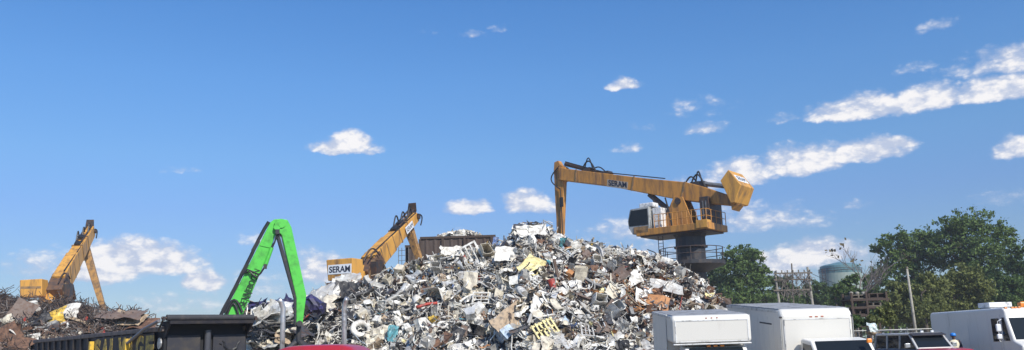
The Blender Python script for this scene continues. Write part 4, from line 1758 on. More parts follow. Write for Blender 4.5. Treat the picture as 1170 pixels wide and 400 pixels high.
def rnd_rot(nrm, tilt, r=rng):
    """turn about the slope normal with a random lean"""
    q = nrm.to_track_quat('Z', 'Y').to_matrix()
    ax = V((r.gauss(0, 1), r.gauss(0, 1), r.gauss(0, .3))).normalized()
    return Matrix.Rotation(r.gauss(0, tilt), 3, ax) @ q @ Matrix.Rotation(r.uniform(0, 2 * math.pi), 3, 'Z')


def crumple(w, h, nx, ny, folds, r, jit=.03, ang=1.0):
    """bent and creased sheet: vertices and quads"""
    vs = [V((w * (i / nx - .5), h * (j / ny - .5), 0)) for j in range(ny + 1) for i in range(nx + 1)]
    for _ in range(folds):
        p = V((r.uniform(-.35, .35) * w, r.uniform(-.35, .35) * h, 0))
        a = r.uniform(0, math.pi)
        d = V((math.cos(a), math.sin(a), 0))
        th = r.gauss(0, ang)
        mt = Matrix.Rotation(th, 3, d)
        s = V((-d.y, d.x, 0))
        for i, q in enumerate(vs):
            if (q - p).dot(s) > 0:
                vs[i] = p + mt @ (q - p)
    vs = [q + V((r.gauss(0, jit), r.gauss(0, jit), r.gauss(0, jit))) for q in vs]
    c = sum(vs, V()) / len(vs)
    vs = [q - c for q in vs]
    fs = [(j * (nx + 1) + i, j * (nx + 1) + i + 1, (j + 1) * (nx + 1) + i + 1, (j + 1) * (nx + 1) + i) for j in range(ny) for i in range(nx)]
    return vs, fs


def g_panel(m, r, s):
    m.add(*crumple(r.uniform(.9, 1.5) * s, r.uniform(.55, .95) * s, 7, 6, r.choice((2, 3, 3, 4)), r, .03 * s, .8))


def g_flat(m, r, s):
    m.add(*crumple(r.uniform(1.0, 1.5) * s, r.uniform(.6, .95) * s, 6, 5, 2, r, .02 * s, .22))


def g_hood(m, r, s):
    w, h = 1.35 * s, 1.0 * s
    vs, fs = crumple(w, h, 7, 6, 1, r, .03 * s, .5)
    vs = [q + V((0, 0, -.28 * (q.x / w * 2) ** 2 * s * .6 - .2 * (q.y / h * 2) ** 4 * s)) for q in vs]
    m.add(vs, fs)


def g_shell(m, r, s):
    """dented open appliance case"""
    a, b, c = .6 * s * r.uniform(.8, 1.2), .58 * s * r.uniform(.8, 1.2), .85 * s * r.uniform(.8, 1.3)
    def wall(o, u, v):
        n_ = 3
        vs = []
        for j in range(n_ + 1):
            for i in range(n_ + 1):
                vs.append(o + u * (i / n_) + v * (j / n_))
        return vs, [(j * 4 + i, j * 4 + i + 1, j * 4 + i + 5, j * 4 + i + 4) for j in range(3) for i in range(3)]
    o = V((-a / 2, -b / 2, -c / 2))
    X, Y, Z = V((a, 0, 0)), V((0, b, 0)), V((0, 0, c))
    ph = V((r.uniform(0, 9), r.uniform(0, 9), r.uniform(0, 9)))
    sk = r.gauss(0, .12)
    for oo, u, v in ((o, Y, X), (o, X, Z), (o + X, Y, Z), (o + X + Y, -X, Z), (o + Y, -Y, Z)) if r.random() < .7 else ((o, Y, X), (o + X, Y, Z), (o + X + Y, -X, Z), (o + Y, -Y, Z), (o + Z, X, Y)):
        vs, fs = wall(oo, u, v)
        vs = [q + V((sk * q.z, 0, 0)) + .11 * s * V((noise.noise(q * 2.2 / s + ph), noise.noise(q * 2.2 / s + ph + V((5, 0, 0))), noise.noise(q * 2.2 / s + ph + V((0, 5, 0))))) for q in vs]
        m.add(vs, fs)


def g_pipe(m, r, s):
    L_ = r.uniform(1.3, 2.3) * s
    p = [V((-L_ / 2, 0, 0))]
    d = V((1, 0, 0))
    for i in range(6):
        d = (d + V((r.gauss(0, .12), r.gauss(0, .22), r.gauss(0, .15)))).normalized()
        p.append(p[-1] + d * L_ / 6)
    m.smooth = True
    m.tube(p, r.uniform(.04, .10) * s, 8)
    m.smooth = False


def g_frame(m, r, s):
    w, h, t = r.uniform(.7, 1.1) * s, r.uniform(.9, 1.4) * s, .09 * s
    k = r.gauss(0, .12)
    q = [V((-w / 2, -h / 2, 0)), V((w / 2, -h / 2, r.gauss(0, .08))), V((w / 2 + k, h / 2, 0)), V((-w / 2 + k, h / 2, r.gauss(0, .1)))]
    for i in range(4):
        a, b = q[i], q[(i + 1) % 4]
        e = (b - a).normalized() * t * .5
        m.beam(a - e * (i % 2), b + e * (i % 2), t, t * .7)
    for f_ in ((.5,) if r.random() < .5 else (.33, .66)):
        m.beam(q[0].lerp(q[1], f_), q[3].lerp(q[2], f_), t * .6, t * .4)
    if r.random() < .6:
        m.beam(q[0].lerp(q[3], .5) - V((0, 0, t * .5)), q[1].lerp(q[2], .5) - V((0, 0, t * .5)), t * .6, t * .4)


def g_beam(m, r, s):
    L_, w, t = r.uniform(1.2, 2.2) * s, .16 * s, .03 * s
    bend = r.gauss(0, .15)
    prev = None
    pts = [V((L_ * (i / 4 - .5), 0, bend * (abs(i - 2) / 2) ** 2 * s)) for i in range(5)]
    for a, b in zip(pts, pts[1:]):
        m.beam(a, b, w, t)
        m.beam(a + V((0, 0, .09 * s)), b + V((0, 0, .09 * s)), t, .15 * s)
        m.beam(a + V((0, 0, .18 * s)), b + V((0, 0, .18 * s)), w, t)


def g_duct(m, r, s):
    L_, w, h = r.uniform(.9, 1.5) * s, .42 * s, .3 * s
    ph = V((r.uniform(0, 9), 2, 3))
    vs, fs = [], []
    for i in range(6):
        x = L_ * (i / 5 - .5)
        q = r.uniform(.5, 1.0)
        for y, z in ((-w / 2, -h / 2 * q), (0, -h / 2 * q * .8), (w / 2, -h / 2 * q), (w / 2, h / 2 * q), (0, h / 2 * q * .7), (-w / 2, h / 2 * q)):
            p = V((x, y, z))
            vs.append(p + .06 * s * noise.noise_vector(p * 3 + ph))
    for i in range(5):
        for k in range(6):
            fs.append((i * 6 + k, i * 6 + (k + 1) % 6, i * 6 + 6 + (k + 1) % 6, i * 6 + 6 + k))
    m.add(vs, fs)


def g_drum(m, r, s):
    ph = V((r.uniform(0, 9), 1, 1))
    rad, L_ = .3 * s, .85 * s
    prof = [(rad, -L_ / 2), (rad, -L_ / 2 * .7), (rad * 1.05, -L_ / 2 * .66), (rad, -L_ / 2 * .6), (rad, 0), (rad, L_ / 2 * .3), (rad * 1.05, L_ / 2 * .34), (rad, L_ / 2 * .4), (rad, L_ / 2)]
    o = len(m.v)
    m.lathe((0, 0, 0), prof, 14)
    for i in range(o, len(m.v)):
        m.v[i] = m.v[i] + .1 * s * noise.noise_vector(m.v[i] * 2.2 + ph)
    q = Matrix.Rotation(math.pi / 2, 3, 'X')
    for i in range(o, len(m.v)):
        m.v[i] = q @ m.v[i]


def g_tyre(m, r, s):
    R0, r0 = .3 * s, .11 * s
    n1, n2 = 18, 8
    vs = [V(((R0 + r0 * math.cos(b)) * math.cos(a), (R0 + r0 * math.cos(b)) * math.sin(a), r0 * .9 * math.sin(b))) for a in [2 * math.pi * i / n1 for i in range(n1)] for b in [2 * math.pi * j / n2 for j in range(n2)]]
    m.smooth = True
    m.add(vs, [(i * n2 + j, ((i + 1) % n1) * n2 + j, ((i + 1) % n1) * n2 + (j + 1) % n2, i * n2 + (j + 1) % n2) for i in range(n1) for j in range(n2)])
    m.smooth = False


def g_wire(m, r, s):
    p = V((r.gauss(0, .2), r.gauss(0, .2), 0)) * s
    pts = [p]
    d = V((1, 0, 0))
    for i in range(46):
        d = (d + V((r.gauss(0, .7), r.gauss(0, .7), r.gauss(0, .4))) - pts[-1] * .9 / s).normalized()
        pts.append(pts[-1] + d * .16 * s)
    m.tube(pts, .022 * s, 4)


def g_grille(m, r, s):
    w, h = 1.0 * s, .8 * s
    k = r.gauss(0, .1)
    for i in range(6):
        x = w * (i / 5 - .5)
        m.beam(V((x, -h / 2, r.gauss(0, .02))), V((x + k, h / 2, r.gauss(0, .02))), .08 * s, .03 * s)
    for y in (-h * .42, 0, h * .42):
        m.beam(V((-w / 2, y, -.04 * s)), V((w / 2 + k, y, -.04 * s)), .09 * s, .03 * s)


def add_piece(big, gen, r, s, mtx, off, ci):
    t = MB()
    gen(t, r, s)
    big.cur = ci
    o = len(big.v)
    for p in t.v:
        big.v.append(mtx @ p + off)
    for f_, sm_ in zip(t.f, t.s):
        big.f.append(tuple(i + o for i in f_))
        big.m.append(ci)
        big.s.append(sm_)


CN = list(SCRAP)
CI = {c: i for i, c in enumerate(CN)}
GROUND_W = [('white', 32), ('cream', 15), ('pale grey', 23), ('grey', 12), ('silver', 15), ('dark grey', 11), ('black', 7), ('tan', 7), ('rusty brown', 5), ('brown', 5),
            ('orange brown', .6), ('yellow', .3), ('pale yellow', .7), ('red', .5), ('blue', .5), ('pale blue', 1.6), ('teal', .3)]


def pick(w, r):
    t = r.uniform(0, sum(x for _, x in w))
    for c, x in w:
        t -= x
        if t <= 0:
            return c
    return w[0][0]


def warm_shift(x, y, z, r):
    """the right shoulder of the heap holds more rusty and tan metal"""
    px, py = to_px((x, y, z))
    k = math.exp(-((px - 712) / 60) ** 2 - ((py - 325) / 32) ** 2) * .38 + math.exp(-((px - 770) / 45) ** 2 - ((py - 345) / 22) ** 2) * .35
    if r.random() < k:
        return r.choice(('tan', 'rusty brown', 'rusty brown', 'brown', 'orange brown', 'brown'))
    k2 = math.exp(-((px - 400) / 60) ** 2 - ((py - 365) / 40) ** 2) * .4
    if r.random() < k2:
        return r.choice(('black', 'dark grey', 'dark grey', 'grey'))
    return None


def g_strip(m, r, s):
    """twisted strap or bar"""
    p = [V((-.6 * s, 0, 0))]
    d = V((1, 0, 0))
    for i in range(4):
        d = (d + V((r.gauss(0, .15), r.gauss(0, .4), r.gauss(0, .4)))).normalized()
        p.append(p[-1] + d * .3 * s)
    if r.random() < .5:
        m.tube(p, r.uniform(.018, .045) * s, 4, False)
    else:
        w = r.uniform(.05, .16) * s
        vs = []
        for i, q in enumerate(p):
            a = i * r.uniform(-.5, .5)
            vs += [q - V((0, math.cos(a), math.sin(a))) * w / 2, q + V((0, math.cos(a), math.sin(a))) * w / 2]
        m.add(vs, [(2 * i, 2 * i + 1, 2 * i + 3, 2 * i + 2) for i in range(4)])


SMALL = [(lambda m, r, s: m.add(*crumple(r.uniform(.5, 1.0) * s, r.uniform(.3, .7) * s, 4, 4, r.choice((2, 3, 4)), r, .035 * s, 1.0)), 44),
         (g_strip, 34),
         (lambda m, r, s: m.tube([V((-.6 * s, 0, 0)), V((r.gauss(0, .1), r.gauss(0, .15) * s, r.gauss(0, .1))), V((.6 * s, r.gauss(0, .2), 0))], r.uniform(.02, .05) * s, 5), 24),
         (lambda m, r, s: m.beam(V((-.6 * s, 0, 0)), V((.6 * s, r.gauss(0, .1), r.gauss(0, .1))), r.uniform(.05, .14) * s, .03), 16),
         (g_frame, 4), (g_shell, 6), (g_duct, 3), (g_wire, 4)]


def heap_stuff():
    m = MB()
    # core of the heap under the loose pieces
    xs_ = [RIDGE[0][0] + (RIDGE[-1][0] - RIDGE[0][0]) * i / 110 for i in range(111)]
    ys_ = [YR - 15 + 30 * j / 70 for j in range(71)]
    vs = []
    for y in ys_:
        for x in xs_:
            z = heap_h(x, y) - .12 + .12 * noise.noise(V((x * 2.5, y * 2.5, 0)))
            vs.append((x, y, z))
    m.cur = CI['dark grey']
    m.add(vs, [(j * 111 + i, j * 111 + i + 1, (j + 1) * 111 + i + 1, (j + 1) * 111 + i) for j in range(70) for i in range(110)])
    n_ = 0
    while n_ < 14000:
        x = rng.uniform(RIDGE[0][0] + 2, RIDGE[-1][0] - 1)
        y = YR + rng.uniform(-12.5, 2.5)
        z = heap_h(x, y)
        if z < .2:
            continue
        n_ += 1
        nr = heap_n(x, y)
        gen = rng.choices([g for g, _ in SMALL], [w for _, w in SMALL])[0]
        s = rng.uniform(.3, .95) if rng.random() < .6 else rng.uniform(.3, .6)
        if gen in (g_frame, g_shell, g_duct, g_wire):
            s *= .75
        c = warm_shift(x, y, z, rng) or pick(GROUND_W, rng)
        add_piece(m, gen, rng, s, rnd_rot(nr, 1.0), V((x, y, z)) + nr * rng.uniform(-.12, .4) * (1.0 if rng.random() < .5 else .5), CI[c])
    o = m.build('scrap_heap', [SCRAP[c] for c in CN])
    tag(o, 'tall heap of small mixed shredded scrap metal between the cranes and trucks', 'scrap heap', kind='stuff')


KINDS = {
    'crumpled_panel': (g_panel, 'crumpled {c} sheet metal panel', 'scrap panel', .022),
    'flat_panel': (g_flat, 'nearly flat {c} metal sheet', 'scrap panel', .022),
    'car_hood': (g_hood, 'bent {c} car hood', 'car part', .022),
    'appliance_shell': (g_shell, 'dented {c} appliance case', 'appliance case', .018),
    'bent_pipe': (g_pipe, 'bent {c} pipe', 'pipe', 0),
    'window_frame': (g_frame, 'twisted {c} window frame', 'frame', 0),
    'steel_beam': (g_beam, '{c} steel joist', 'beam', 0),
    'air_duct': (g_duct, 'squashed {c} air duct', 'duct', .018),
    'metal_drum': (g_drum, 'dented {c} drum', 'drum', 0),
    'metal_ring': (g_tyre, '{c} wheel ring', 'wheel', 0),
    'wire_bundle': (g_wire, 'tangled bundle of {c} wire', 'wire', 0),
    'metal_grille': (g_grille, '{c} slatted grille', 'grille', 0),
}
def thicken(bm, th):
    """give a bent sheet its back face and edge, offset along the vertex normals"""
    bmesh.ops.recalc_face_normals(bm, faces=bm.faces)
    bm.normal_update()
    bm.verts.index_update()
    vs = list(bm.verts)
    back = [bm.verts.new(v.co - v.normal * th) for v in vs]
    idx = {v: b for v, b in zip(vs, back)}
    edges = [e for e in bm.edges if len(e.link_faces) == 1]
    for f_ in list(bm.faces):
        bm.faces.new([idx[v] for v in reversed(f_.verts)])
    for e in edges:
        a, b = e.verts
        try:
            bm.faces.new([b, a, idx[a], idx[b]])
        except ValueError:
            pass


USED = {}
LANDS = []          # (x px, y px, name)


def scrap_obj(kind, colour, s, mtx, pos, r, label=None, group=None, gen=None):
    g_, lab, cat, th = KINDS[kind]
    t = MB()
    (gen or g_)(t, r, s)
    me_o = t.build(kind, SCRAP[colour])
    me = me_o.data
    if th:
        bm = bmesh.new()
        bm.from_mesh(me)
        thicken(bm, th)
        bm.to_mesh(me)
        bm.free()
    me_o.matrix_basis = Matrix.Translation(pos) @ mtx.to_4x4()
    tag(me_o, label, cat, group)
    me_o['_c'] = colour
    return me_o


def place_word(px, py, first):
    """where it lies, by the nearest landmark one can find in the photo"""
    best = sorted(LANDS, key=lambda q: (q[0] - px) ** 2 + (1.3 * (q[1] - py)) ** 2)
    x, y, nm = best[first]
    dx, dy = px - x, py - y
    far = math.hypot(dx, dy) > 34
    if abs(dx) > abs(dy) * 1.3:
        w = 'right of' if dx > 0 else 'left of'
    else:
        w = 'below' if dy > 0 else 'above'
    return ('well ' if far else 'just ') + w + ' ' + nm


def auto_label(o, px, py, s):
    kind = o.name.split('.')[0]
    base = KINDS[kind][1].format(c=o['_c'])
    size = 'big ' if s > .9 else ('small ' if s < .65 else '')
    for k in range(4):
        for sz in ('', size):
            lab = (sz + base + ' ' + place_word(px, py, k))
            if lab not in USED and len(lab.split()) <= 16:
                USED[lab] = 1
                o['label'] = lab
                return
    o['label'] = lab


HG = 'larger loose pieces on the tall scrap heap'


def on_heap(px, py, lift=.2):
    """point on the front of the heap behind a photo pixel"""
    r = ray(px, py)
    lo = None
    y = 38.0
    while y < 58:
        q = r * (y / r.y) + V((0, 0, EYE))
        if q.z < heap_h(q.x, q.y):
            lo = y
            break
        y += .05
    if lo is None:                               # above the crest: rest it on the ridge line
        q = at(px, py, YR - .4)
        return V((q.x, YR - .4, min(q.z, heap_h(q.x, YR) + .6)))
    q = at(px, py, lo)
    return q + heap_n(q.x, q.y) * lift


# pieces one can pick out in the photo: kind, colour, px, py, size, label, landmark name, (lean, spin, pitch)
def face_cam(spin, tip, turn):
    """sheet facing the viewer, spun in its plane, tipped back and turned"""
    return Matrix.Rotation(R(turn), 3, 'Z') @ Matrix.Rotation(R(90 - tip), 3, 'X') @ Matrix.Rotation(R(spin), 3, 'Z')


MARKS = [
    ('flat_panel', 'white', 588, 296, 1.35, 'clean white rectangular sheet high on the middle of the heap', 'the white rectangular sheet', (-8, 35, 10)),
    ('crumpled_panel', 'pale yellow', 607, 311, 1.25, 'splayed pale yellow crumpled panel near the middle of the heap', 'the splayed yellow panel', (60, 30, -10)),
    ('appliance_shell', 'cream', 554, 295, 1.15, 'cream boxy appliance case just below the crest', 'the cream case', (10, 20, 30)),
    ('flat_panel', 'cream', 539, 334, 1.1, 'upright cream door panel left of centre on the heap', 'the upright cream door', (86, 15, -12)),
    ('flat_panel', 'tan', 592, 370, 1.75, 'large tilted tan sheet low in the middle of the heap', 'the large tan sheet', (35, 30, 25)),
    ('metal_drum', 'red', 628, 332, .62, 'small round red drum in the middle of the heap', 'the red drum', (10, 20, 10)),
    ('window_frame', 'white', 541, 300, 1.25, 'white frame with bars leaning on the upper left of the heap', 'the white barred frame', (30, 20, -15)),
    ('flat_panel', 'blue', 566, 273, .6, 'blue upright scrap of sheet on the crest', 'the blue crest sheet', (80, 5, 20)),
    ('crumpled_panel', 'white', 722, 330, 1.25, 'big white crumpled panel on the right shoulder of the heap', 'the big white right panel', (25, 25, 20)),
    ('crumpled_panel', 'white', 724, 290, 1.5, 'white sheet draped over the right crest of the heap', 'the draped white sheet', (-15, 50, 10)),
    ('flat_panel', 'orange brown', 744, 352, 1.3, 'orange brown board low on the right beside the small box truck', 'the orange board', (-30, 40, 20)),
    ('metal_grille', 'pale yellow', 622, 384, 1.15, 'yellow slatted grille lying at the bottom of the heap', 'the yellow grille', (25, 35, 15)),
    ('metal_ring', 'white', 416, 383, 1.5, 'white oval ring near the foot of the heap, right of the exhaust stack', 'the white ring', (5, 40, 20)),
    ('crumpled_panel', 'cream', 437, 388, 1.35, 'cream crumpled hood at the foot of the heap beside the white ring', 'the cream foot panel', (20, 35, -10)),
    ('crumpled_panel', 'teal', 452, 390, .8, 'small teal standing scrap at the foot of the heap', 'the teal scrap', (80, 10, 30)),
    ('car_hood', 'pale grey', 369, 346, 1.75, 'large crushed pale grey car shell on the left end of the heap', 'the crushed grey shell', (25, 20, -20)),
    ('appliance_shell', 'white', 361, 384, 1.1, 'white boxy appliance lying left of the right exhaust stack', 'the white box appliance', (2, 15, 12)),
    ('crumpled_panel', 'black', 392, 342, 1.7, 'big black folded sheet behind the right exhaust stack', 'the black folded sheet', (75, 25, 15)),
    ('appliance_shell', 'white', 683, 352, 1.0, 'white appliance case standing on the right of the lower heap', 'the right white case', (80, 20, 15)),
    ('flat_panel', 'brown', 702, 322, 1.2, 'brown square sheet on the right shoulder of the heap', 'the brown square sheet', (45, 30, -20)),
    ('flat_panel', 'white', 612, 357, 1.0, 'white sheet leaning right of the large tan sheet', 'the white leaning sheet', (60, 25, 20)),
    ('appliance_shell', 'pale blue', 583, 388, 1.0, 'pale blue appliance case at the foot of the heap', 'the pale blue case', (30, 15, 15)),
    ('bent_pipe', 'red', 490, 357, .9, 'short red bent pipe left of the middle of the heap', 'the red pipe', (5, 10, 5)),
    ('crumpled_panel', 'white', 505, 342, 1.05, 'white crumpled sheet between red pipe and upright cream door', 'the white crumpled sheet', (40, 20, 20)),
    ('crumpled_panel', 'pale grey', 630, 270, 1.25, 'pale grey sheet lying along the very top of the heap', 'the summit sheet', (-25, 65, 5)),
    ('flat_panel', 'dark grey', 600, 259, 1.0, 'dark sheet poking out of the summit of the heap', 'the dark summit sheet', (-12, 70, 10)),
    ('crumpled_panel', 'white', 607, 270, 1.2, 'white crumpled sheet folded under the summit of the heap', 'the white summit sheet', (5, 40, -8)),
    ('bent_pipe', 'grey', 452, 345, 1.5, 'long grey pipe slanting across the upper left slope', 'the slanting grey pipe', (40, 30, 20)),
    ('crumpled_panel', 'white', 517, 285, 1.2, 'white crumpled panel on the crest in front of the brown bunker', 'the crest panel', (10, 40, 10)),
    ('crumpled_panel', 'cream', 510, 293, 1.5, 'wide cream crumpled panel on the upper left slope', 'the wide cream panel', (15, 40, 10)),
    ('crumpled_panel', 'pale grey', 398, 318, 1.3, 'pale grey sheet heaped under the lettered crane counterweight', 'the sheet under the counterweight', (10, 50, 0)),
    ('flat_panel', 'pale grey', 760, 335, 1.5, 'pale grey sheet lying on the lower right slope', 'the lower right sheet', (-25, 50, 20)),
    ('appliance_shell', 'silver', 700, 362, 1.1, 'silver case above the small box truck', 'the silver case', (20, 30, 25)),
]


def heap_pieces():
    for kind, c, px, py, s, lab, nm, (spin, tip, turn) in MARKS:
        LANDS.append((px, py, nm))
        r = random.Random(hash((px, py)) & 1023 if False else px * 31 + py)
        scrap_obj(kind, c, s, face_cam(spin, tip, turn), on_heap(px, py, .42), r, lab, HG)
    counts = [('crumpled_panel', 84), ('flat_panel', 26), ('car_hood', 14), ('appliance_shell', 42), ('bent_pipe', 26), ('window_frame', 20), ('steel_beam', 22), ('air_duct', 15),
              ('metal_drum', 8), ('metal_ring', 7), ('wire_bundle', 9), ('metal_grille', 5)]
    bag = [k for k, n_ in counts for _ in range(n_)]
    rng.shuffle(bag)
    placed = [(q[2], q[3]) for q in MARKS]
    for kind in bag:
        for _ in range(60):
            px, py = rng.uniform(345, 835), rng.uniform(262, 404)
            q = at(px, py, YR)
            if q.z > interp(RIDGE, q.x) + .1:
                continue
            if 745 < px < 860 and py > 362:
                continue
            if all((px - a) ** 2 + (py - b) ** 2 > 13.5 ** 2 for a, b in placed):
                break
        else:
            continue
        placed.append((px, py))
        p = on_heap(px, py, .30)
        s = rng.uniform(.55, 1.02)
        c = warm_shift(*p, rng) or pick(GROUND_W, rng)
        if kind == 'metal_ring':
            c = rng.choice(('black', 'grey', 'white'))
        if kind in ('crumpled_panel', 'appliance_shell', 'flat_panel', 'car_hood') and rng.random() < .45:
            c = rng.choice(('white', 'white', 'cream', 'pale grey'))
        if kind == 'steel_beam':
            c = rng.choice(('rusty brown', 'grey', 'dark grey', 'pale grey', 'brown'))
        o = scrap_obj(kind, c, s, rnd_rot(heap_n(p.x, p.y), .6), p, rng, None, HG)
        auto_label(o, px, py, s)


heap_stuff()
heap_pieces()


def crushed_car():
    """flattened violet-blue car body hanging over the left end of the heap"""
    d = 45.0
    c = at(318, 346, d)
    root = thing('crushed_car', 'flattened violet blue car body stacked on the left end of the scrap', 'car', (c.x, d, c.z - .6))
    paint = mat('violet_blue_paint', (0.038, 0.030, 0.125), .5, 0, (0.03, 0.03, 0.04), .4, 2.0)
    r = random.Random(5)
    m = MB()
    nx, ny, nz = 18, 6, 4
    # body hull: squashed profile along x
    prof = [(-2.3, .28), (-2.0, .42), (-1.2, .50), (-.7, .62), (.2, .70), (.9, .62), (1.5, .80), (1.9, .95), (2.3, .55)]
    vs, fs = [], []
    for i in range(nx + 1):
        x = -2.3 + 4.6 * i / nx
        h = interp(prof, x)
        for k in range(12):
            a = 2 * math.pi * k / 12
            y = .8 * math.copysign(abs(math.cos(a)) ** .5, math.cos(a))
            z = h * .5 + h * .5 * math.copysign(abs(math.sin(a)) ** .6, math.sin(a))
            p = V((x, y, z))
            vs.append(c + V((0, 0, -.55)) + p + .17 * noise.noise_vector(p * 2.3) + .10 * noise.noise_vector(p * 6))
    for i in range(nx):
        for k in range(12):
            fs.append((i * 12 + k, i * 12 + (k + 1) % 12, i * 12 + 12 + (k + 1) % 12, i * 12 + 12 + k))
    fs += [tuple(range(11, -1, -1)), tuple(nx * 12 + k for k in range(12))]
    m.add(vs, fs)
    m.build('body', paint, root)
    for k in range(11):
        m = MB()
        m.add(*crumple(r.uniform(.5, 1.1), r.uniform(.3, .6), 4, 3, 2, r, .04, .8))
        q = rnd_rot(V((0, -.5, .8)), .8, r)
        o_ = c + V((r.uniform(-2.2, 2.3), r.uniform(-.9, -.4), r.uniform(-.55, .15)))
        m.v = [o_ + q @ p for p in m.v]
        m.build('torn_panel', paint, root)
    b = c + V((0, 0, -.55))
    m = MB()
    for x0, x1 in ((-.9, -.1), (0, .8)):
        m.prism([b + V((x0, -.9, .25)), b + V((x1, -.92, .2)), b + V((x1 - .1, -.88, .48)), b + V((x0 + .1, -.86, .42))], V((0, .1, 0)))
    m.build('window_gap', M['hose'], root)
    for x in (-1.45, 1.5):
        m = MB()
        m.tube([b + V((x, -.93, .15)), b + V((x, -.75, .17))], .27, 14)
        m.build('wheel', M['tyre'], root)
    m = MB()
    for x in (-1.9, -1.1, -.2, .7, 1.3):
        m.tube([b + V((x, -.6, .1)), b + V((x + r.uniform(-.3, .3), -.7, -.5)), b + V((x + r.uniform(-.4, .4), -.5, -.75))], .04, 5)
    m.build('torn_strut', SCRAP['grey'], root)
    LANDS.append((318, 346, 'the crushed violet car'))


def left_end_pieces():
    """stacked junk under and beside the violet car"""
    SG = 'junk stacked at the left end of the scrap heap'
    lst = [('crumpled_panel', 'pale grey', 305, 360, 1.2), ('car_hood', 'silver', 318, 356, 1.1), ('wire_bundle', 'black', 293, 374, 1.6), ('wire_bundle', 'dark grey', 303, 378, 1.7),
           ('crumpled_panel', 'black', 312, 372, 1.2), ('appliance_shell', 'white', 296, 362, .8), ('crumpled_panel', 'cream', 330, 377, .9), ('crumpled_panel', 'black', 352, 366, 1.3),
           ('bent_pipe', 'grey', 345, 358, 1.2), ('air_duct', 'grey', 332, 362, 1.0), ('crumpled_panel', 'tan', 324, 384, .9), ('crumpled_panel', 'white', 285, 394, 1.1),
           ('crumpled_panel', 'cream', 300, 393, 1.1), ('flat_panel', 'pale grey', 314, 391, 1.0), ('crumpled_panel', 'dark grey', 345, 378, 1.2), ('car_hood', 'cream', 378, 352, 1.1),
           ('window_frame', 'grey', 310, 366, .9), ('crumpled_panel', 'silver', 338, 388, 1.0), ('crumpled_panel', 'black', 370, 366, 1.4), ('bent_pipe', 'black', 405, 350, 1.4)]
    r = random.Random(77)
    # supporting mound
    m = MB()
    for _ in range(520):
        px, py = r.uniform(276, 350), r.uniform(353, 402)
        p = at(px, py, r.uniform(43.5, 46.5))
        gen = r.choices([g for g, _ in SMALL], [w for _, w in SMALL])[0]
        add_piece(m, gen, r, r.uniform(.5, 1.0), rnd_rot(V((0, -.6, .8)), .8, r), p, CI[pick(GROUND_W + [('black', 20), ('dark grey', 15)], r)])
    ctr = at(315, 361, 46.5)
    vs = []
    for j in range(9):
        for i in range(13):
            x, y = -2.4 + 4.8 * i / 12, -3 + 6 * j / 8
            z = (ctr.z + .1) * max(0, 1 - (abs(x) / 2.6) ** 4) * max(0, 1 - (abs(y) / 3.2) ** 3) - .3
            vs.append((ctr.x + x, ctr.y + y, z + .2 * noise.noise(V((x, y, 1)))))
    m.cur = CI['black']
    m.add(vs, [(j * 13 + i, j * 13 + i + 1, (j + 1) * 13 + i + 1, (j + 1) * 13 + i) for j in range(8) for i in range(12)])
    tag(m.build('scrap_mound', [SCRAP[c] for c in CN]), 'low dark mound of tangled scrap under the violet crushed car', 'scrap heap', kind='stuff')
    for kind, c, px, py, s in lst:
        p = at(px, py, 43.2) if px < 350 else on_heap(px, py, .5)
        o = scrap_obj(kind, c, s, rnd_rot(V((0, -.7, .7)), .5, r), p, r, None, SG)
        auto_label(o, px, py, s)


crushed_car()
left_end_pieces()

# ------------------------------------------------------------------ rusty wire heap on the left
LPX = [(-140, 334), (-60, 334), (0, 340), (30, 348), (60, 349), (85, 347), (105, 355), (120, 364), (145, 364), (160, 371), (172, 384), (185, 402)]
YL = 58.0
LR = [(at(px, py, YL).x, at(px, py, YL).z) for px, py in LPX]
LR = [(LR[0][0] - 8, -.5)] + LR + [(LR[-1][0] + 1.5, -.5)]


def wire_h(x, y):
    zr = interp(LR, x)
    b = max(0.0, abs(y - YL) - 1.0)
    return max(-.5, zr - .42 * b - .15 * noise.noise(V((x * .5, y * .5, 0)))) + .35 * noise.noise(V((x * .4, y * .4, 9)))


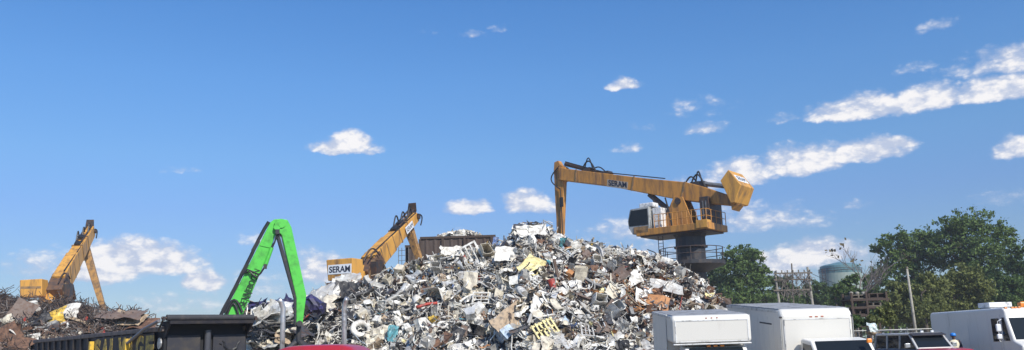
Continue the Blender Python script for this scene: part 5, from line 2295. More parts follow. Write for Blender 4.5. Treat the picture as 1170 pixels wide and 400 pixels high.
def wire_heap():
    r = random.Random(3)
    mats_ = [mat('rusted_wire', (0.115, 0.078, 0.058), .85, .1, None, var=.35, scale=.8), mat('dark_wire', (0.05, 0.042, 0.04), .8, .1, None, var=.3),
             mat('dull_grey_wire', (0.20, 0.17, 0.15), .6, .2, None, var=.3), mat('rusty_heap_core', (0.06, 0.042, 0.033), .95, 0, (0.10, 0.06, 0.04), .4, 1.2)]
    m = MB()
    X0, X1 = LR[0][0] + 4, LR[-1][0]
    n1, n2 = 70, 40
    vs = [(X0 + (X1 - X0) * i / n1, YL - 16 + 30 * j / n2, 0) for j in range(n2 + 1) for i in range(n1 + 1)]
    vs = [(x, y, wire_h(x, y) - .15) for x, y, _ in vs]
    m.cur = 3
    m.add(vs, [(j * (n1 + 1) + i, j * (n1 + 1) + i + 1, (j + 1) * (n1 + 1) + i + 1, (j + 1) * (n1 + 1) + i) for j in range(n2) for i in range(n1)])
    for _ in range(8500):
        x, y = r.uniform(at(-60, 340, YL).x, X1), YL + r.uniform(-13, 2.5)
        z = wire_h(x, y)
        nr = heap_n(x, y, wire_h)
        t = r.uniform(0, 2 * math.pi)
        d = V((math.cos(t), math.sin(t), 0))
        d = (d - nr * d.dot(nr) + nr * r.gauss(.05, .25)).normalized()
        p = V((x, y, z)) + nr * r.uniform(-.15, .16)
        pts = [p]
        for i in range(6):
            d = (d + V((r.gauss(0, .4), r.gauss(0, .4), r.gauss(-.06, .3)))).normalized()
            pts.append(pts[-1] + d * .18)
        m.cur = r.choices((0, 1, 2), (5, 4, 2))[0]
        m.tube(pts, r.uniform(.013, .027), 3, False)
    for _ in range(2600):
        x, y = r.uniform(at(108, 360, YL).x, X1), YL + r.uniform(-9, 1.5)
        z = wire_h(x, y)
        nr = heap_n(x, y, wire_h)
        p = V((x, y, z)) + nr * r.uniform(-.1, .25)
        d = V((r.gauss(0, 1), r.gauss(0, 1), r.gauss(0, .4))).normalized()
        pts = [p]
        for i in range(5):
            d = (d + V((r.gauss(0, .4), r.gauss(0, .4), r.gauss(-.06, .25)))).normalized()
            pts.append(pts[-1] + d * .22)
        m.cur = r.choices((0, 1, 2), (4, 4, 4))[0]
        m.tube(pts, r.uniform(.015, .04), 3, False)
    tag(m.build('wire_heap', mats_), 'brown heap of tangled rusty wire and rods under the weathered crane', 'scrap heap', kind='stuff')


def on_wire(px, py, lift):
    """point on the front slope of the wire heap behind a photo pixel"""
    r = ray(px, py)
    y = 40.0
    while y < YL:
        q = r * (y / r.y) + V((0, 0, EYE))
        if q.z < max(wire_h(q.x, q.y), ground_z(q.x, q.y)):
            break
        y += .05
    q = at(px, py, y)
    return q + V((0, -.4, .6)) * lift


def wire_heap_pieces():
    r = random.Random(21)
    WG = 'loose scrap lying in front of the wire heap'
    LANDS.clear()
    named = [
        ('car_hood', 'yellow', 58, 369, 1.25, 'bent yellow car panel under the white slab, above the trailer rail', 'the bent yellow panel', (12, 5, 10)),
        ('flat_panel', 'white', 76, 362, 1.35, 'thick white slab lying on the yellow panel', 'the white slab', (-4, 30, 5)),
        ('crumpled_panel', 'cream', 7, 374, 1.0, 'pale cream corner sheet at the far left', 'the cream corner sheet', (30, 20, 10)),
        ('crumpled_panel', 'white', 29, 390, 1.15, 'white crumpled bundle left of the trailer end', 'the white bundle', (10, 30, 10)),
        ('flat_panel', 'brown', 22, 369, 1.4, 'large brown plate leaning in front of the wire', 'the brown plate', (70, 25, 10)),
        ('car_hood', 'rusty brown', 20, 397, 1.3, 'rusty red brown car panel at bottom left', 'the rusty car panel', (-15, 40, 10)),
        ('crumpled_panel', 'grey', 54, 378, 1.0, 'grey folded sheet under the yellow panel', 'the grey folded sheet', (10, 40, 10)),
        ('steel_beam', 'tan', 98, 375, 1.0, 'pale slanting plank right of the white slab', 'the slanting plank', (-25, 20, 10)),
        ('flat_panel', 'brown', 138, 359, 1.6, 'brown flat plate on the right end of the wire heap', 'the right end plate', (-6, 70, 10)),
        ('flat_panel', 'tan', 147, 364, 1.5, 'tan flat plate stacked under the brown one', 'the tan end plate', (-8, 60, 0)),
        ('flat_panel', 'rusty brown', 158, 371, 1.5, 'rusty plate jutting out lowest at the heap right end', 'the lowest end plate', (-5, 65, 10)),
        ('flat_panel', 'rusty brown', 5, 392, 1.6, 'rusty red brown sheet at the far left bottom', 'the rusty corner sheet', (30, 30, 10)),
        ('metal_ring', 'pale grey', 75, 378, .6, 'small pale ring beneath the yellow panel', 'the pale ring', (10, 10, 10)),
        ('crumpled_panel', 'black', 45, 370, 1.2, 'black folded sheet left of the yellow panel', 'the black folded sheet', (40, 20, 10)),
        ('crumpled_panel', 'pale grey', 36, 361, .9, 'pale grey scrap above the black folded sheet', 'the pale grey scrap', (40, 40, 10)),
    ]
    for kind, c, px, py, s, lab, nm, (spin, tip, turn) in named:
        LANDS.append((px, py, nm))
        p = on_wire(px, py, .5) if px < 110 else at(px, py, YL - 2.0)
        scrap_obj(kind, c, s * (p.y / 46.0), face_cam(spin, tip, turn), p, random.Random(px * 7 + py), lab, WG)
    m = MB()
    W_ = [('brown', 18), ('rusty brown', 12), ('dark grey', 10), ('black', 6), ('tan', 3), ('white', 2), ('cream', 2), ('pale grey', 3), ('grey', 5), ('red', 1)]
    for _ in range(520):
        px = r.uniform(-30, 118)
        py = r.uniform(368 if px < 60 else 378, 402)
        p = on_wire(px, py, r.uniform(.0, .35))
        gen = r.choices([g for g, _ in SMALL], [w for _, w in SMALL])[0]
        add_piece(m, gen, r, r.uniform(.35, .9), rnd_rot(V((0, -.6, .8)), .8, r), p, CI[pick(W_, r)])
    tag(m.build('scrap_bank', [SCRAP[c] for c in CN]), 'bank of small brown and pale scrap behind the black trailer', 'scrap heap', kind='stuff')
    for i in range(20):
        px, py = r.uniform(0, 118), r.uniform(370, 398)
        kind = r.choice(('crumpled_panel', 'crumpled_panel', 'bent_pipe', 'flat_panel', 'steel_beam', 'air_duct'))
        c = pick(W_, r)
        s = r.uniform(.5, .9)
        o = scrap_obj(kind, c, s, rnd_rot(V((0, -.6, .8)), .6, r), on_wire(px, py, .3), r, None, WG)
        auto_label(o, px, py, s)
    # plates stacked at the right end
    for i in range(26):
        px, py = r.uniform(112, 166), 0
        py = interp([(120, 360), (145, 360), (165, 372)], px) + r.uniform(0, 14)
        c = r.choice(('brown', 'tan', 'rusty brown', 'black', 'rusty brown'))
        s = r.uniform(.55, 1.1)
        o = scrap_obj(r.choice(('flat_panel', 'crumpled_panel')), c, s, rnd_rot(V((.1, -.2, 1)), .25, r), at(px, py, YL - 1.5), r, None, 'plates at the right end of the wire heap')
        auto_label(o, px, py, s)


wire_heap()
wire_heap_pieces()
for o in scene.objects:
    if '_c' in o:
        del o['_c']
# ------------------------------------------------------------------ background: bunker, trees, poles, tank, rack, fence
def bunker():
    d = 74.0
    A, B = at(464, 283, d), at(565, 271, d)
    B0 = at(480, 275.5, d)
    gz = ground_z(A.x, d)
    w = B.x - A.x
    root = thing('scrap_bunker', 'tall brown corrugated steel bunker behind the crest, filled with pale scrap', 'bunker', ((A.x + B.x) / 2, d + 2.5, gz))
    zt = B.z
    m = MB()
    # corrugated front, side and back walls
    def wall(p, q, z0, z1, t=.16):
        L_ = (V(q) - V(p)).length
        n_ = int(L_ / .35)
        dv = (V(q) - V(p)) / n_
        nn = V((dv.y, -dv.x, 0)).normalized()
        for i in range(n_):
            a = V(p) + dv * i
            m.prism([V((a.x, a.y, z0)), V((a.x, a.y, z0)) + dv * .5 + nn * (.07 if i % 2 else 0), V((a.x, a.y, z0)) + dv, V((a.x, a.y, z0)) + dv - nn * -t * -1, V((a.x, a.y, z0)) - nn * t], V((0, 0, z1 - z0)), centre=False)
    wall((B0.x, d, 0), (B.x, d, 0), gz, zt)
    wall((B.x, d, 0), (B.x, d + 5, 0), gz, zt)
    wall((A.x, d, 0), (B0.x - .002, d, 0), gz, A.z)
    wall((A.x, d + 5, 0), (A.x, d, 0), gz, A.z)
    m.build('wall', M['bunker'], root)
    m = MB()
    m.lohi((B0.x, d - .12, zt + .002), (B.x + .1, d + .12, zt + .2))
    m.lohi((A.x - .1, d - .12, A.z + .002), (B0.x - .01, d + .12, A.z + .2))
    for px in (480, 506, 531, 562):
        x = at(px, 280, d).x
        m.lohi((x - .1, d - .2, gz), (x + .1, d - .08, zt - .01))
    m.build('rim_beam', M['rusty'], root)
    m = MB()
    r = random.Random(2)
    for _ in range(420):
        px = r.uniform(500, 550)
        top = interp([(500, 271), (515, 264.5), (527, 262.5), (540, 265), (552, 270)], px)
        p = at(px, r.uniform(top + 2, 273), d + r.uniform(.8, 3.0))
        add_piece(m, SMALL[0][0], r, r.uniform(.6, 1.1), rnd_rot(V((0, -.2, 1)), .6, r), p, CI[r.choice(('white', 'pale grey', 'white', 'cream', 'brown'))])
    c = at(526, 272, d + 2)
    m.cur = CI['pale grey']
    m.lathe((c.x, c.y, 0), [(2.0, c.z - 2.5), (1.8, c.z - .2), (.9, c.z + .4), (.1, c.z + .55)], 14)
    tag(m.build('scrap_load', [SCRAP[c] for c in CN]), 'pale shredded scrap heaped above the brown bunker wall', 'scrap heap', kind='stuff')


bunker()


def leaf_mat(name, c, var=.35):
    m = bpy.data.materials.new(name)
    nt, b = nodes_of(m)
    N, L = nt.nodes, nt.links
    g_ = N.new('ShaderNodeNewGeometry')
    mx = N.new('ShaderNodeMix')
    mx.data_type = 'RGBA'
    mx.inputs['A'].default_value = (c[0] * (1 - var), c[1] * (1 - var), c[2] * (1 - var), 1)
    mx.inputs['B'].default_value = (c[0] * (1 + var * 1.3), c[1] * (1 + var), c[2] * (1 + var * .6), 1)
    L.new(g_.outputs['Random Per Island'], mx.inputs['Factor'])
    L.new(mx.outputs['Result'], b.inputs['Base Color'])
    b.inputs['Roughness'].default_value = .6
    b.inputs['Specular IOR Level'].default_value = .25
    tr = N.new('ShaderNodeBsdfTranslucent')
    L.new(mx.outputs['Result'], tr.inputs['Color'])
    ms = N.new('ShaderNodeMixShader')
    ms.inputs[0].default_value = .3
    L.new(b.outputs[0], ms.inputs[1])
    L.new(tr.outputs[0], ms.inputs[2])
    L.new(ms.outputs[0], N['Material Output'].inputs['Surface'])
    return m


LEAF = dict(dark=leaf_mat('dark_leaves', (0.082, 0.138, 0.040)), mid=leaf_mat('mid_leaves', (0.104, 0.168, 0.048)), olive=leaf_mat('olive_leaves', (0.148, 0.175, 0.055)),
            dry=leaf_mat('dry_leaves', (0.13, 0.105, 0.05)))


def tree(px, top_py, width_px, d, leaf, seed, label, lobes=9, leaves=2600, ls=.42, low=.28, droop=0.0, group='trees behind the scrap yard', name='tree', outline=None):
    """trunk and limbs, each limb carrying its own ragged clump of leaves"""
    r = random.Random(seed)
    b = at(px, 400, d)
    gz = ground_z(b.x, d)
    top = at(px, top_py, d).z
    H = top - gz
    hw = width_px * d / F / 2
    root = thing(name, label, 'tree', (b.x, d, gz), group=group)
    base = V((b.x, d, gz))
    m = MB()
    m.smooth = True
    lean = V((r.gauss(0, .03), r.gauss(0, .03), 0)) * H
    tr = [base, base + V((0, 0, H * .2)), base + lean * .5 + V((0, 0, H * .45)), base + lean + V((0, 0, H * .72))]
    r0 = .022 * H + .05
    m.tube(tr, [r0 * 1.3, r0, r0 * .75, r0 * .3], 9)
    cs = []
    if outline:
        for (lx, ly, lr_) in outline:
            q = at(lx, ly, d + r.uniform(-.35, .35) * hw)
            cs.append((q, lr_ * d / F))
    else:
        for k in range(lobes):
            t = low + (.93 - low) * ((k + .5) / lobes)
            prof = math.sin(math.pi * min(1, max(0.08, (t - low + .12) / (1.08 - low)))) ** .7
            a = k * 2.4 + r.uniform(-.4, .4)
            rad = hw * prof * r.uniform(.35, .72)
            cr = hw * r.uniform(.34, .5) * (.75 + .4 * prof)
            c = base + lean * t + V((math.cos(a) * rad, math.sin(a) * rad * .9, H * t))
            c.z = min(c.z, gz + H - cr * .62)
            cs.append((c, cr))
        cs.append((base + lean + V((0, 0, H - hw * .3)), hw * .34))
    for c, cr in cs:
        s = tr[1].lerp(tr[3], max(0, min(1, (c.z - gz - H * .25) / (H * .6))))
        s = V((s.x, s.y, min(s.z, c.z)))
        md = s.lerp(c, .5) + V((0, 0, .08 * H * r.uniform(-.2, .6)))
        m.tube([s, md, c], [r0 * .38, r0 * .24, r0 * .08], 6)
        for _ in range(3):
            e = c + V((r.gauss(0, .5), r.gauss(0, .5), r.gauss(.2, .4))) * cr
            m.tube([md.lerp(c, .6), e], [r0 * .12, r0 * .04], 4)
    m.build('trunk', M['bark'], root)
    m = MB()
    vol = sum(cr ** 2 for _, cr in cs)
    for c, cr in cs:
        n_ = int(2.5 * leaves * cr ** 2 / vol)
        sub = [c + V((r.gauss(0, 1), r.gauss(0, 1), r.gauss(0, .75))).normalized() * cr * r.uniform(.25, 1.0) for _ in range(max(5, int(n_ / 26)))]
        for sc in sub:
            sr = cr * r.uniform(.16, .32)
            for _ in range(26):
                o_ = V((r.gauss(0, 1), r.gauss(0, 1), r.gauss(0, .7)))
                p = sc + o_ * sr * .62
                if p.z < gz + .15:
                    continue
                p.z -= droop * abs(r.gauss(0, 1)) * cr * .3
                l = .78 * ls * r.uniform(.6, 1.25)
                nn = (o_.normalized() * .7 + V((r.gauss(0, 1), r.gauss(0, 1), r.gauss(.4, 1)))).normalized()
                t1 = nn.orthogonal().normalized()
                t1 = Matrix.Rotation(r.uniform(0, 6.28), 3, nn) @ t1
                if droop:
                    t1 = (t1 + V((0, 0, -droop * 1.5))).normalized()
                t2 = nn.cross(t1).normalized()
                a, b_ = t1 * l, t2 * l * .5
                m.add([p - a * .5, p + b_ * .6 - a * .05 + nn * l * .08, p + a * .6, p - b_ * .6 - a * .05 + nn * l * .08], [(0, 1, 2, 3)])
    m.build('crown', LEAF[leaf], root)
    return root


def bare_tree(px, top_py, width_px, d, seed, label, leaf_n=0, leaf='dry'):
    r = random.Random(seed)
    b = at(px, 400, d)
    gz = ground_z(b.x, d)
    top = at(px, top_py, d).z
    H = top - gz
    root = thing('bare_tree', label, 'tree', (b.x, d, gz))
    m = MB()
    ends = []

    def grow(p, dr, L_, rad, lev):
        pts = [p]
        q = p
        dd = dr.copy()
        for i in range(4):
            dd = (dd + V((r.gauss(0, .12), r.gauss(0, .12), .05))).normalized()
            q = q + dd * L_ / 4
            pts.append(q)
        m.tube(pts, [rad, rad * .9, rad * .8, rad * .68, rad * .55], 5, False)
        if lev == 0:
            ends.append(q)
            return
        for k in range(r.choice((3, 4))):
            a = r.uniform(0, 6.28)
            t = r.uniform(.35, 1)
            s = pts[0].lerp(pts[-1], t)
            nd = (dd + V((math.cos(a), math.sin(a), r.uniform(-.1, .5))) * r.uniform(.4, .75)).normalized()
            grow(s, nd, L_ * r.uniform(.5, .72), rad * .55, lev - 1)
    grow(V((b.x, d, gz)), V((0, 0, 1)), H * .55, .2, 4)
    # trim to height
    zm = max(p.z for p in m.v)
    k = H / (zm - gz)
    for i, p in enumerate(m.v):
        m.v[i] = V((b.x + (p.x - b.x) * k, d + (p.y - d) * k, gz + (p.z - gz) * k))
    m.build('trunk', M['greybark'], root)
    if leaf_n:
        m = MB()
        for _ in range(leaf_n):
            e = r.choice(ends)
            e = V((b.x + (e.x - b.x) * k, d + (e.y - d) * k, gz + (e.z - gz) * k))
            if e.x > b.x + .6:
                continue
            for _ in range(4):
                p = e + V((r.gauss(0, .45), r.gauss(0, .45), r.gauss(0, .35)))
                nn = V((r.gauss(0, 1), r.gauss(0, 1), r.gauss(0, 1))).normalized()
                t1 = nn.orthogonal().normalized() * .22
                t2 = nn.cross(t1)
                m.add([p - t1, p + t2, p + t1, p - t2], [(0, 1, 2, 3)])
        m.build('crown', LEAF[leaf], root)
    return root


# trees: (px, top, width, distance ...)
tree(1112, 249, 90, 112, 'mid', 1, 'tallest broad tree, its crown rising highest behind the step van', leaves=6200, ls=.5,
     outline=[(1080, 262, 16), (1098, 256, 18), (1118, 257, 20), (1136, 266, 16), (1150, 278, 13), (1090, 276, 20), (1112, 278, 22), (1132, 288, 20), (1104, 298, 22), (1075, 285, 15), (1154, 268, 9), (1122, 308, 22), (1145, 300, 16), (1110, 325, 24), (1135, 330, 20)])
tree(1045, 268, 80, 116, 'mid', 2, 'broad tree with ragged crown behind the leaning pole', leaves=5200, ls=.5,
     outline=[(1012, 278, 12), (1028, 271, 12), (1052, 270, 14), (1066, 276, 14), (1040, 284, 18), (1020, 292, 14), (1058, 292, 18), (1002, 286, 9), (1035, 304, 18), (1075, 298, 14), (1015, 308, 14), (1050, 318, 18), (1030, 330, 18)])
tree(1172, 279, 60, 106, 'dark', 3, 'dark tree cut by the right edge of the photo', leaves=3400, ls=.48,
     outline=[(1165, 288, 12), (1185, 282, 14), (1158, 304, 14), (1178, 306, 16), (1165, 326, 18), (1190, 330, 18), (1150, 330, 14), (1172, 345, 18)])
tree(1098, 304, 62, 92, 'olive', 4, 'olive willow-like tree with drooping foliage above the step van', leaves=4200, ls=.42, droop=.45,
     outline=[(1092, 312, 14), (1108, 316, 15), (1120, 328, 14), (1080, 324, 14), (1100, 334, 18), (1086, 346, 16), (1116, 346, 16), (1100, 360, 18)])
tree(1062, 312, 56, 88, 'olive', 5, 'olive willow-like tree right of the leaning pole', leaves=3800, ls=.4, droop=.45,
     outline=[(1058, 320, 12), (1070, 324, 13), (1048, 332, 12), (1064, 340, 16), (1052, 352, 16), (1074, 352, 14), (1062, 366, 16)])
tree(1026, 322, 50, 90, 'olive', 6, 'olive drooping bush-like tree between rusty rack and leaning pole', leaves=3300, ls=.4, droop=.4,
     outline=[(1022, 328, 10), (1032, 332, 11), (1018, 342, 12), (1034, 348, 14), (1024, 358, 14), (1040, 362, 12), (1010, 362, 12)])
tree(1150, 318, 60, 98, 'dark', 7, 'dark shrubby tree behind the beacon of the step van', leaves=3400, ls=.42,
     outline=[(1142, 322, 12), (1158, 324, 13), (1172, 334, 13), (1136, 338, 14), (1152, 344, 16), (1168, 354, 14), (1140, 358, 14)])
tree(848, 284, 52, 118, 'mid', 8, 'round green tree left of the utility poles, behind the pedestal crane', leaves=5000, ls=.5,
     outline=[(836, 291, 11), (850, 289, 12), (862, 293, 11), (844, 303, 15), (862, 308, 14), (830, 306, 11), (872, 310, 9), (850, 320, 17), (870, 325, 13), (835, 326, 14), (856, 338, 16), (876, 342, 12), (838, 342, 14)])
tree(818, 300, 36, 124, 'dark', 9, 'dark tree half hidden behind the crane pedestal', leaves=2600, ls=.48,
     outline=[(812, 306, 9), (822, 304, 9), (815, 318, 12), (826, 322, 11), (808, 330, 12), (822, 338, 13), (800, 318, 9)])
tree(893, 318, 44, 128, 'dark', 10, 'low dark tree behind the pale utility pole', leaves=2600, ls=.48,
     outline=[(886, 322, 9), (898, 324, 9), (906, 332, 10), (890, 336, 12), (904, 345, 12), (880, 345, 11)])
tree(930, 322, 40, 132, 'dark', 11, 'low dark tree in front of the teal tank', leaves=2600, ls=.48,
     outline=[(922, 328, 8), (934, 327, 9), (946, 333, 9), (926, 338, 11), (940, 344, 11), (915, 346, 10), (955, 346, 10)])
tree(964, 318, 34, 100, 'dark', 12, 'leafy green tree between the teal tank and the bare tree', leaves=2600, ls=.42,
     outline=[(966, 322, 8), (976, 318, 7), (958, 330, 9), (970, 332, 10), (980, 338, 9), (962, 344, 11), (976, 350, 11)])
tree(995, 312, 40, 108, 'dark', 13, 'dark tree behind the rusty rack', leaves=2800, ls=.44,
     outline=[(990, 318, 8), (1002, 312, 9), (1010, 322, 9), (994, 332, 11), (1006, 340, 12), (988, 348, 11), (1000, 356, 12)])
tree(1003, 352, 26, 55, 'olive', 21, 'small olive shrub in front of the rusty rack', leaves=900, ls=.3, droop=.3,
     outline=[(1006, 357, 7), (1014, 352, 6), (998, 364, 7), (1012, 366, 8), (1020, 360, 6)])
tree(978, 360, 18, 55, 'dark', 22, 'small dark shrub beside the right edge of the large box truck', leaves=700, ls=.28,
     outline=[(978, 364, 6), (985, 368, 6), (975, 372, 6)])
bare_tree(984, 276, 40, 102, 4, 'bare grey tree with a few dry leaves beside the teal tank', 34)


def treeline():
    """far wooded edge that closes the view low down behind the single trees"""
    r = random.Random(8)
    m = MB()
    for _ in range(9000):
        x = r.uniform(32, 150)
        p = V((x, 150 + r.uniform(-4, 4), 0))
        hmax = 9.0 + 2.0 * noise.noise(V((x * .12, 0, 0))) + 1.5 * noise.noise(V((x * .4, 4, 0)))
        p.z = hmax * (r.random() ** .8)
        nn = V((r.gauss(0, 1), r.gauss(-.5, 1), r.gauss(.5, 1))).normalized()
        t1 = nn.orthogonal().normalized() * r.uniform(.4, .8)
        t2 = nn.cross(t1) * .7
        m.add([p - t1, p + t2, p + t1, p - t2], [(0, 1, 2, 3)])
    tag(m.build('far_woods', LEAF['mid']), 'far dark wood closing the view behind the trees', 'wood', kind='stuff')


treeline()


def utility_frame():
    """pole frame with cross beams, insulators and dead creeper"""
    d = 92.0
    root = thing('utility_frame', 'pole frame with cross beams and insulators left of the teal tank', 'utility poles', at(907, 400, d) * 1)
    root.location.z = ground_z(root.location.x, d)
    WM[root.name] = Matrix.Translation(root.location)
    gz = root.location.z
    for (x0, y0, x1, r_, mk) in ((885.5, 310, 891, .16, 'palewood'), (922.5, 305, 929, .17, 'palewood'), (904.5, 301, 907, .11, 'wood')):
        t, b = at(x0, y0, d), at(x1, 352, d)
        b2 = b + (b - t) * ((b.z - gz) / (t.z - b.z))
        m = MB()
        m.tube([b2, t], [r_, r_ * .7], 8)
        m.build('pole', M[mk], root)
    for ya, yb in ((312.5, 311.5), (320, 319), (332, 330.5)):
        m = MB()
        m.beam(at(884, ya, d - .2), at(928, yb, d - .2), .10, .14)
        cb = m.build('cross_beam', M['wood'], root)
        for k in range(7):
            m = MB()
            p = at(887 + k * 6.4, ya + (yb - ya) * k / 6, d - .2)
            m.lathe((p.x, p.y, 0), [(.04, p.z + .08), (.09, p.z + .13), (.045, p.z + .2), (.09, p.z + .27), (.04, p.z + .33)], 8)
            m.build('insulator', M['wood'], cb)
    m = MB()
    for a, b in (((887, 314), (905, 333)), ((905, 314), (890, 333)), ((908, 313), (926, 332)), ((925, 314), (909, 332))):
        m.tube([at(*a, d), at(*b, d)], .05, 5)
    m.build('brace', M['wood'], root)
    r = random.Random(4)
    m = MB()
    for _ in range(130):
        x, y = r.uniform(888, 926), r.choice((312, 319, 331)) + r.uniform(0, 1)
        p = at(x, y, d - .3)
        pts = [p]
        for i in range(4):
            pts.append(pts[-1] + V((r.gauss(0, .16), r.gauss(0, .1), r.gauss(-.16, .14))))
        m.tube(pts, .025, 3, False)
    m.build('dead_creeper', M['greybark'], root)
    m = MB()
    for y in (310.5, 318):
        a, b = at(923, y, d), at(1000, y + 8, d + 30)
        m.tube(arc(a, b, -1.2, 12), .03, 4)
    m.build('cable', M['hose'], root)


utility_frame()


def tank():
    d = 190.0
    c = at(962, 330, d)
    R0 = (985 - 940) / 2 * d / F
    gz = ground_z(c.x, d)
    root = thing('storage_tank', 'round teal storage tank half hidden by trees on the right', 'tank', (c.x, d, gz))
    zt, zb = at(962, 304, d).z, at(962, 312.5, d).z
    m = MB()
    m.smooth = False
    m.lathe((c.x, d, 0), [(R0 * 1.02, gz), (R0 * 1.02, zb - .02)], 40)
    m.build('shell', M['tank'], root)
    m = MB()
    m.lathe((c.x, d, 0), [(R0 * .96, zb), (R0 * .96, zt), (R0 * .8, zt + .3), (.2, zt + .9)], 40)
    m.build('dome', M['tankband'], root)
    m = MB()
    ring = lambda r_, z: [(c.x + r_ * math.cos(2 * math.pi * k / 40), d + r_ * math.sin(2 * math.pi * k / 40), z) for k in range(41)]
    for z in (zb + .5, zb + 1.0):
        m.tube(ring(R0 * 1.03, z), .05, 4, False)
    for k in range(20):
        p = V(ring(R0 * 1.03, zb)[k * 2])
        m.tube([p, p + UP * 1.0], .04, 4)
    m.build('railing', M['boom_dark'], root)
    m = MB()
    a = at(941.5, 316, d - R0 * .55)
    for e in (-.35, .35):
        m.tube([V((a.x + e, a.y, gz)), V((a.x + e, a.y, zb + 1))], .07, 4)
    z = gz
    while z < zb + 1:
        m.tube([V((a.x - .35, a.y, z)), V((a.x + .35, a.y, z))], .05, 4)
        z += .6
    m.build('ladder', M['boom_dark'], root)


tank()


def rack():
    d = 60.0
    c = at(995, 400, d)
    gz = ground_z(c.x, d)
    root = thing('storage_rack', 'rusty steel rack stacked with brown pallets right of the large box truck', 'rack', (c.x, d, gz))
    m = MB()
    X = lambda px: at(px, 360, d).x
    Z = lambda py: at(990, py, d).z
    for px in (975, 992, 1015):
        for y in (0, 1.6):
            m.beam(V((X(px), d + y, gz)), V((X(px), d + y, Z(334))), .14, .14, up=V((0, 1, 0)))
    m.build('upright', M['rusty'], root)
    r = random.Random(6)
    for py, x1 in ((341, 1018), (350, 1012), (359, 1000), (371, 998)):
        m = MB()
        m.lohi((X(973), d - .06, Z(py) - .16), (X(x1), d + .05, Z(py)))
        m.lohi((X(973), d + 1.55, Z(py) - .16), (X(x1), d + 1.66, Z(py)))
        for k in range(7):
            x = X(973) + (X(x1) - X(973)) * k / 6
            m.lohi((x - .06, d + .052, Z(py) - .1), (x + .06, d + 1.548, Z(py) - .02))
        m.build('shelf', M['rusty'], root)
    g_ = 'pallets stacked on the rusty rack'
    for i, (px, py, w, h, mk, lab) in enumerate(((984, 341, 1.0, .28, 'wood', 'grey wooden pallet on the left of the rack top shelf'), (1006, 341, 1.3, .35, 'rusty', 'rusty steel crate on the right of the rack top shelf'),
                                      (1000, 350, 1.1, .3, 'wood', 'wooden pallet on the second shelf of the rack'), (984, 359, .9, .35, 'rusty', 'rusty crate on the third shelf of the rack'), (986, 371, .9, .45, 'palewood', 'pale wooden pallet on the lowest shelf of the rack'))):
        m = MB()
        z = Z(py) + .003
        x = X(px)
        for k in range(5):
            m.lohi((x - w / 2, d + .1 + k * .28, z + h - .06), (x + w / 2, d + .3 + k * .28, z + h))
            m.lohi((x - w / 2, d + .1 + k * .28, z), (x + w / 2, d + .3 + k * .28, z + .05))
        for e in (-.5, 0, .5):
            m.lohi((x + e * (w - .1) - .05, d + .1, z + .051), (x + e * (w - .1) + .05, d + 1.4, z + h - .061))
        o = recentre(m.build('pallet', M[mk]))
        tag(o, lab, 'pallet', g_)
    for px, lab in ((975.5, 'left pale post standing on the rack top'), (982.5, 'middle pale post standing on the rack top'), (989.5, 'right pale post standing on the rack top')):
        p = at(px, 333.5, d)
        m = MB()
        m.lathe((p.x, d + .5, 0), [(.11, Z(341) + .3), (.11, p.z - .15), (.14, p.z - .1), (.14, p.z), (.05, p.z + .04)], 10)
        tag(recentre(m.build('pale_post', M['palewood'])), lab, 'post', 'pale posts on the rusty rack')


rack()


def leaning_pole():
    d = 62.0
    t, b = at(1036, 305.5, d), at(1046, 378, d)
    gz = ground_z(b.x, d)
    b2 = b + (b - t) * ((b.z - gz) / (t.z - b.z))
    root = thing('wooden_pole', 'pale leaning wooden pole behind the off-roader', 'pole', b2)
    m = MB()
    m.smooth = True
    m.tube([b2, b2.lerp(t, .5), t], [.12, .10, .075], 10)
    m.build('shaft', M['palewood'], root)
    m = MB()
    m.tube([t + V((0, 0, -.12)), t + V((0, 0, .05))], .09, 10)
    m.build('cap', M['wood'], root)


leaning_pole()


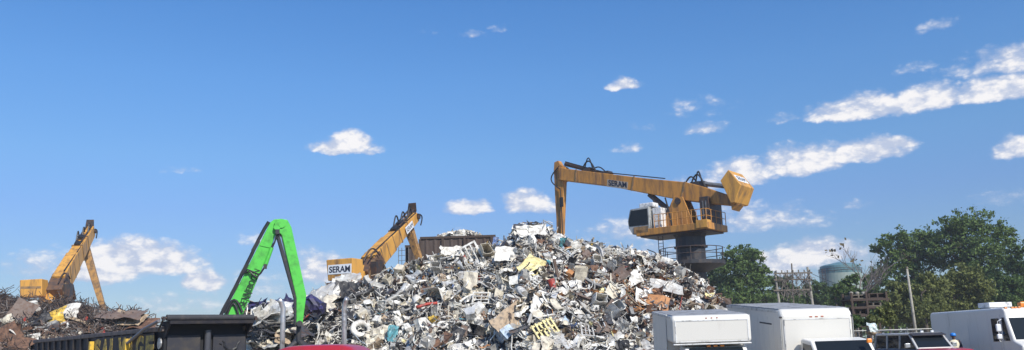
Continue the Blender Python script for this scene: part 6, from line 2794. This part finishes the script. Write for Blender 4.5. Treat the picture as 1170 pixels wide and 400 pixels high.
def fence():
    d = 47.0
    x0, x1 = at(966, 380, d).x, at(1072, 380, d).x
    gz = ground_z(x0, d)
    zt = at(985, 378, d).z
    root = thing('chain_link_fence', 'dark chain-link fence running behind the large box truck and off-roader', 'fence', ((x0 + x1) / 2, d, gz))
    n_ = 3
    for i in range(n_ + 1):
        x = x0 + (x1 - x0) * i / n_
        m = MB()
        m.tube([V((x, d, gz)), V((x, d, zt + .12))], .05, 8)
        m.build('post', M['wire'], root)
    m = MB()
    m.tube([V((x0, d, zt)), V((x1, d, zt))], .03, 6)
    m.tube([V((x0, d, gz + .1)), V((x1, d, gz + .1))], .02, 6)
    m.build('rail', M['wire'], root)
    m = MB()
    s = .17
    hgt = zt - gz
    x = x0 - hgt
    while x < x1:
        for e in (1, -1):
            a, b = (x, gz), (x + hgt, zt)
            if e < 0:
                a, b = (x + hgt, gz), (x, zt)
            def clip(p, q):
                (xa, za), (xb, zb_) = p, q
                if xa > xb:
                    xa, za, xb, zb_ = xb, zb_, xa, za
                if xb <= x0 or xa >= x1:
                    return None
                if xa < x0:
                    za += (zb_ - za) * (x0 - xa) / (xb - xa); xa = x0
                if xb > x1:
                    zb_ = za + (zb_ - za) * (x1 - xa) / (xb - xa); xb = x1
                return (xa, za), (xb, zb_)
            c = clip(a, b)
            if c:
                m.tube([V((c[0][0], d + .01 * e, c[0][1])), V((c[1][0], d + .01 * e, c[1][1]))], .008, 3, False)
        x += s
    m.build('mesh', M['wire'], root)
    r = random.Random(9)
    # pale plastic caught on the fence top, rags and scrap behind it
    t = MB()
    t.add(*crumple(.42, .62, 5, 6, 3, r, .03, .9))
    o = t.build('plastic_sheet', mat('pale_turquoise_plastic', (0.50, 0.60, 0.57), .4, 0, (0.75, 0.75, 0.72), .4, 6.0))
    o.matrix_basis = Matrix.Translation(at(997, 373.5, d - .1)) @ Matrix.Rotation(R(80), 4, 'X')
    bm = bmesh.new(); bm.from_mesh(o.data); thicken(bm, .01); bm.to_mesh(o.data); bm.free()
    tag(o, 'pale turquoise crumpled plastic caught on the fence left of the off-roader', 'plastic sheet')
    t = MB()
    t.add(*crumple(.7, .35, 5, 4, 3, r, .04, .9))
    o = t.build('cloth_bundle', SCRAP['tan'])
    o.matrix_basis = Matrix.Translation(at(998, 381, d - .15)) @ Matrix.Rotation(R(60), 4, 'X')
    bm = bmesh.new(); bm.from_mesh(o.data); thicken(bm, .02); bm.to_mesh(o.data); bm.free()
    tag(o, 'tan cloth bundle hanging on the fence below the plastic', 'cloth')


fence()

# ------------------------------------------------------------------ air
hz = MB()
hz.lohi((-1650, -60, -1.6), (1650, 1650, 34))
hm = bpy.data.materials.new('thin_air')
hm.use_nodes = True
hn = hm.node_tree
hn.nodes.clear()
ho = hn.nodes.new('ShaderNodeOutputMaterial')
hv = hn.nodes.new('ShaderNodeVolumePrincipled')
hv.inputs['Color'].default_value = (0.86, 0.91, 1.0, 1)
hv.inputs['Density'].default_value = 0.00045
hn.links.new(hv.outputs[0], ho.inputs['Volume'])
ha = hz.build('haze', hm)
ha['kind'] = 'stuff'
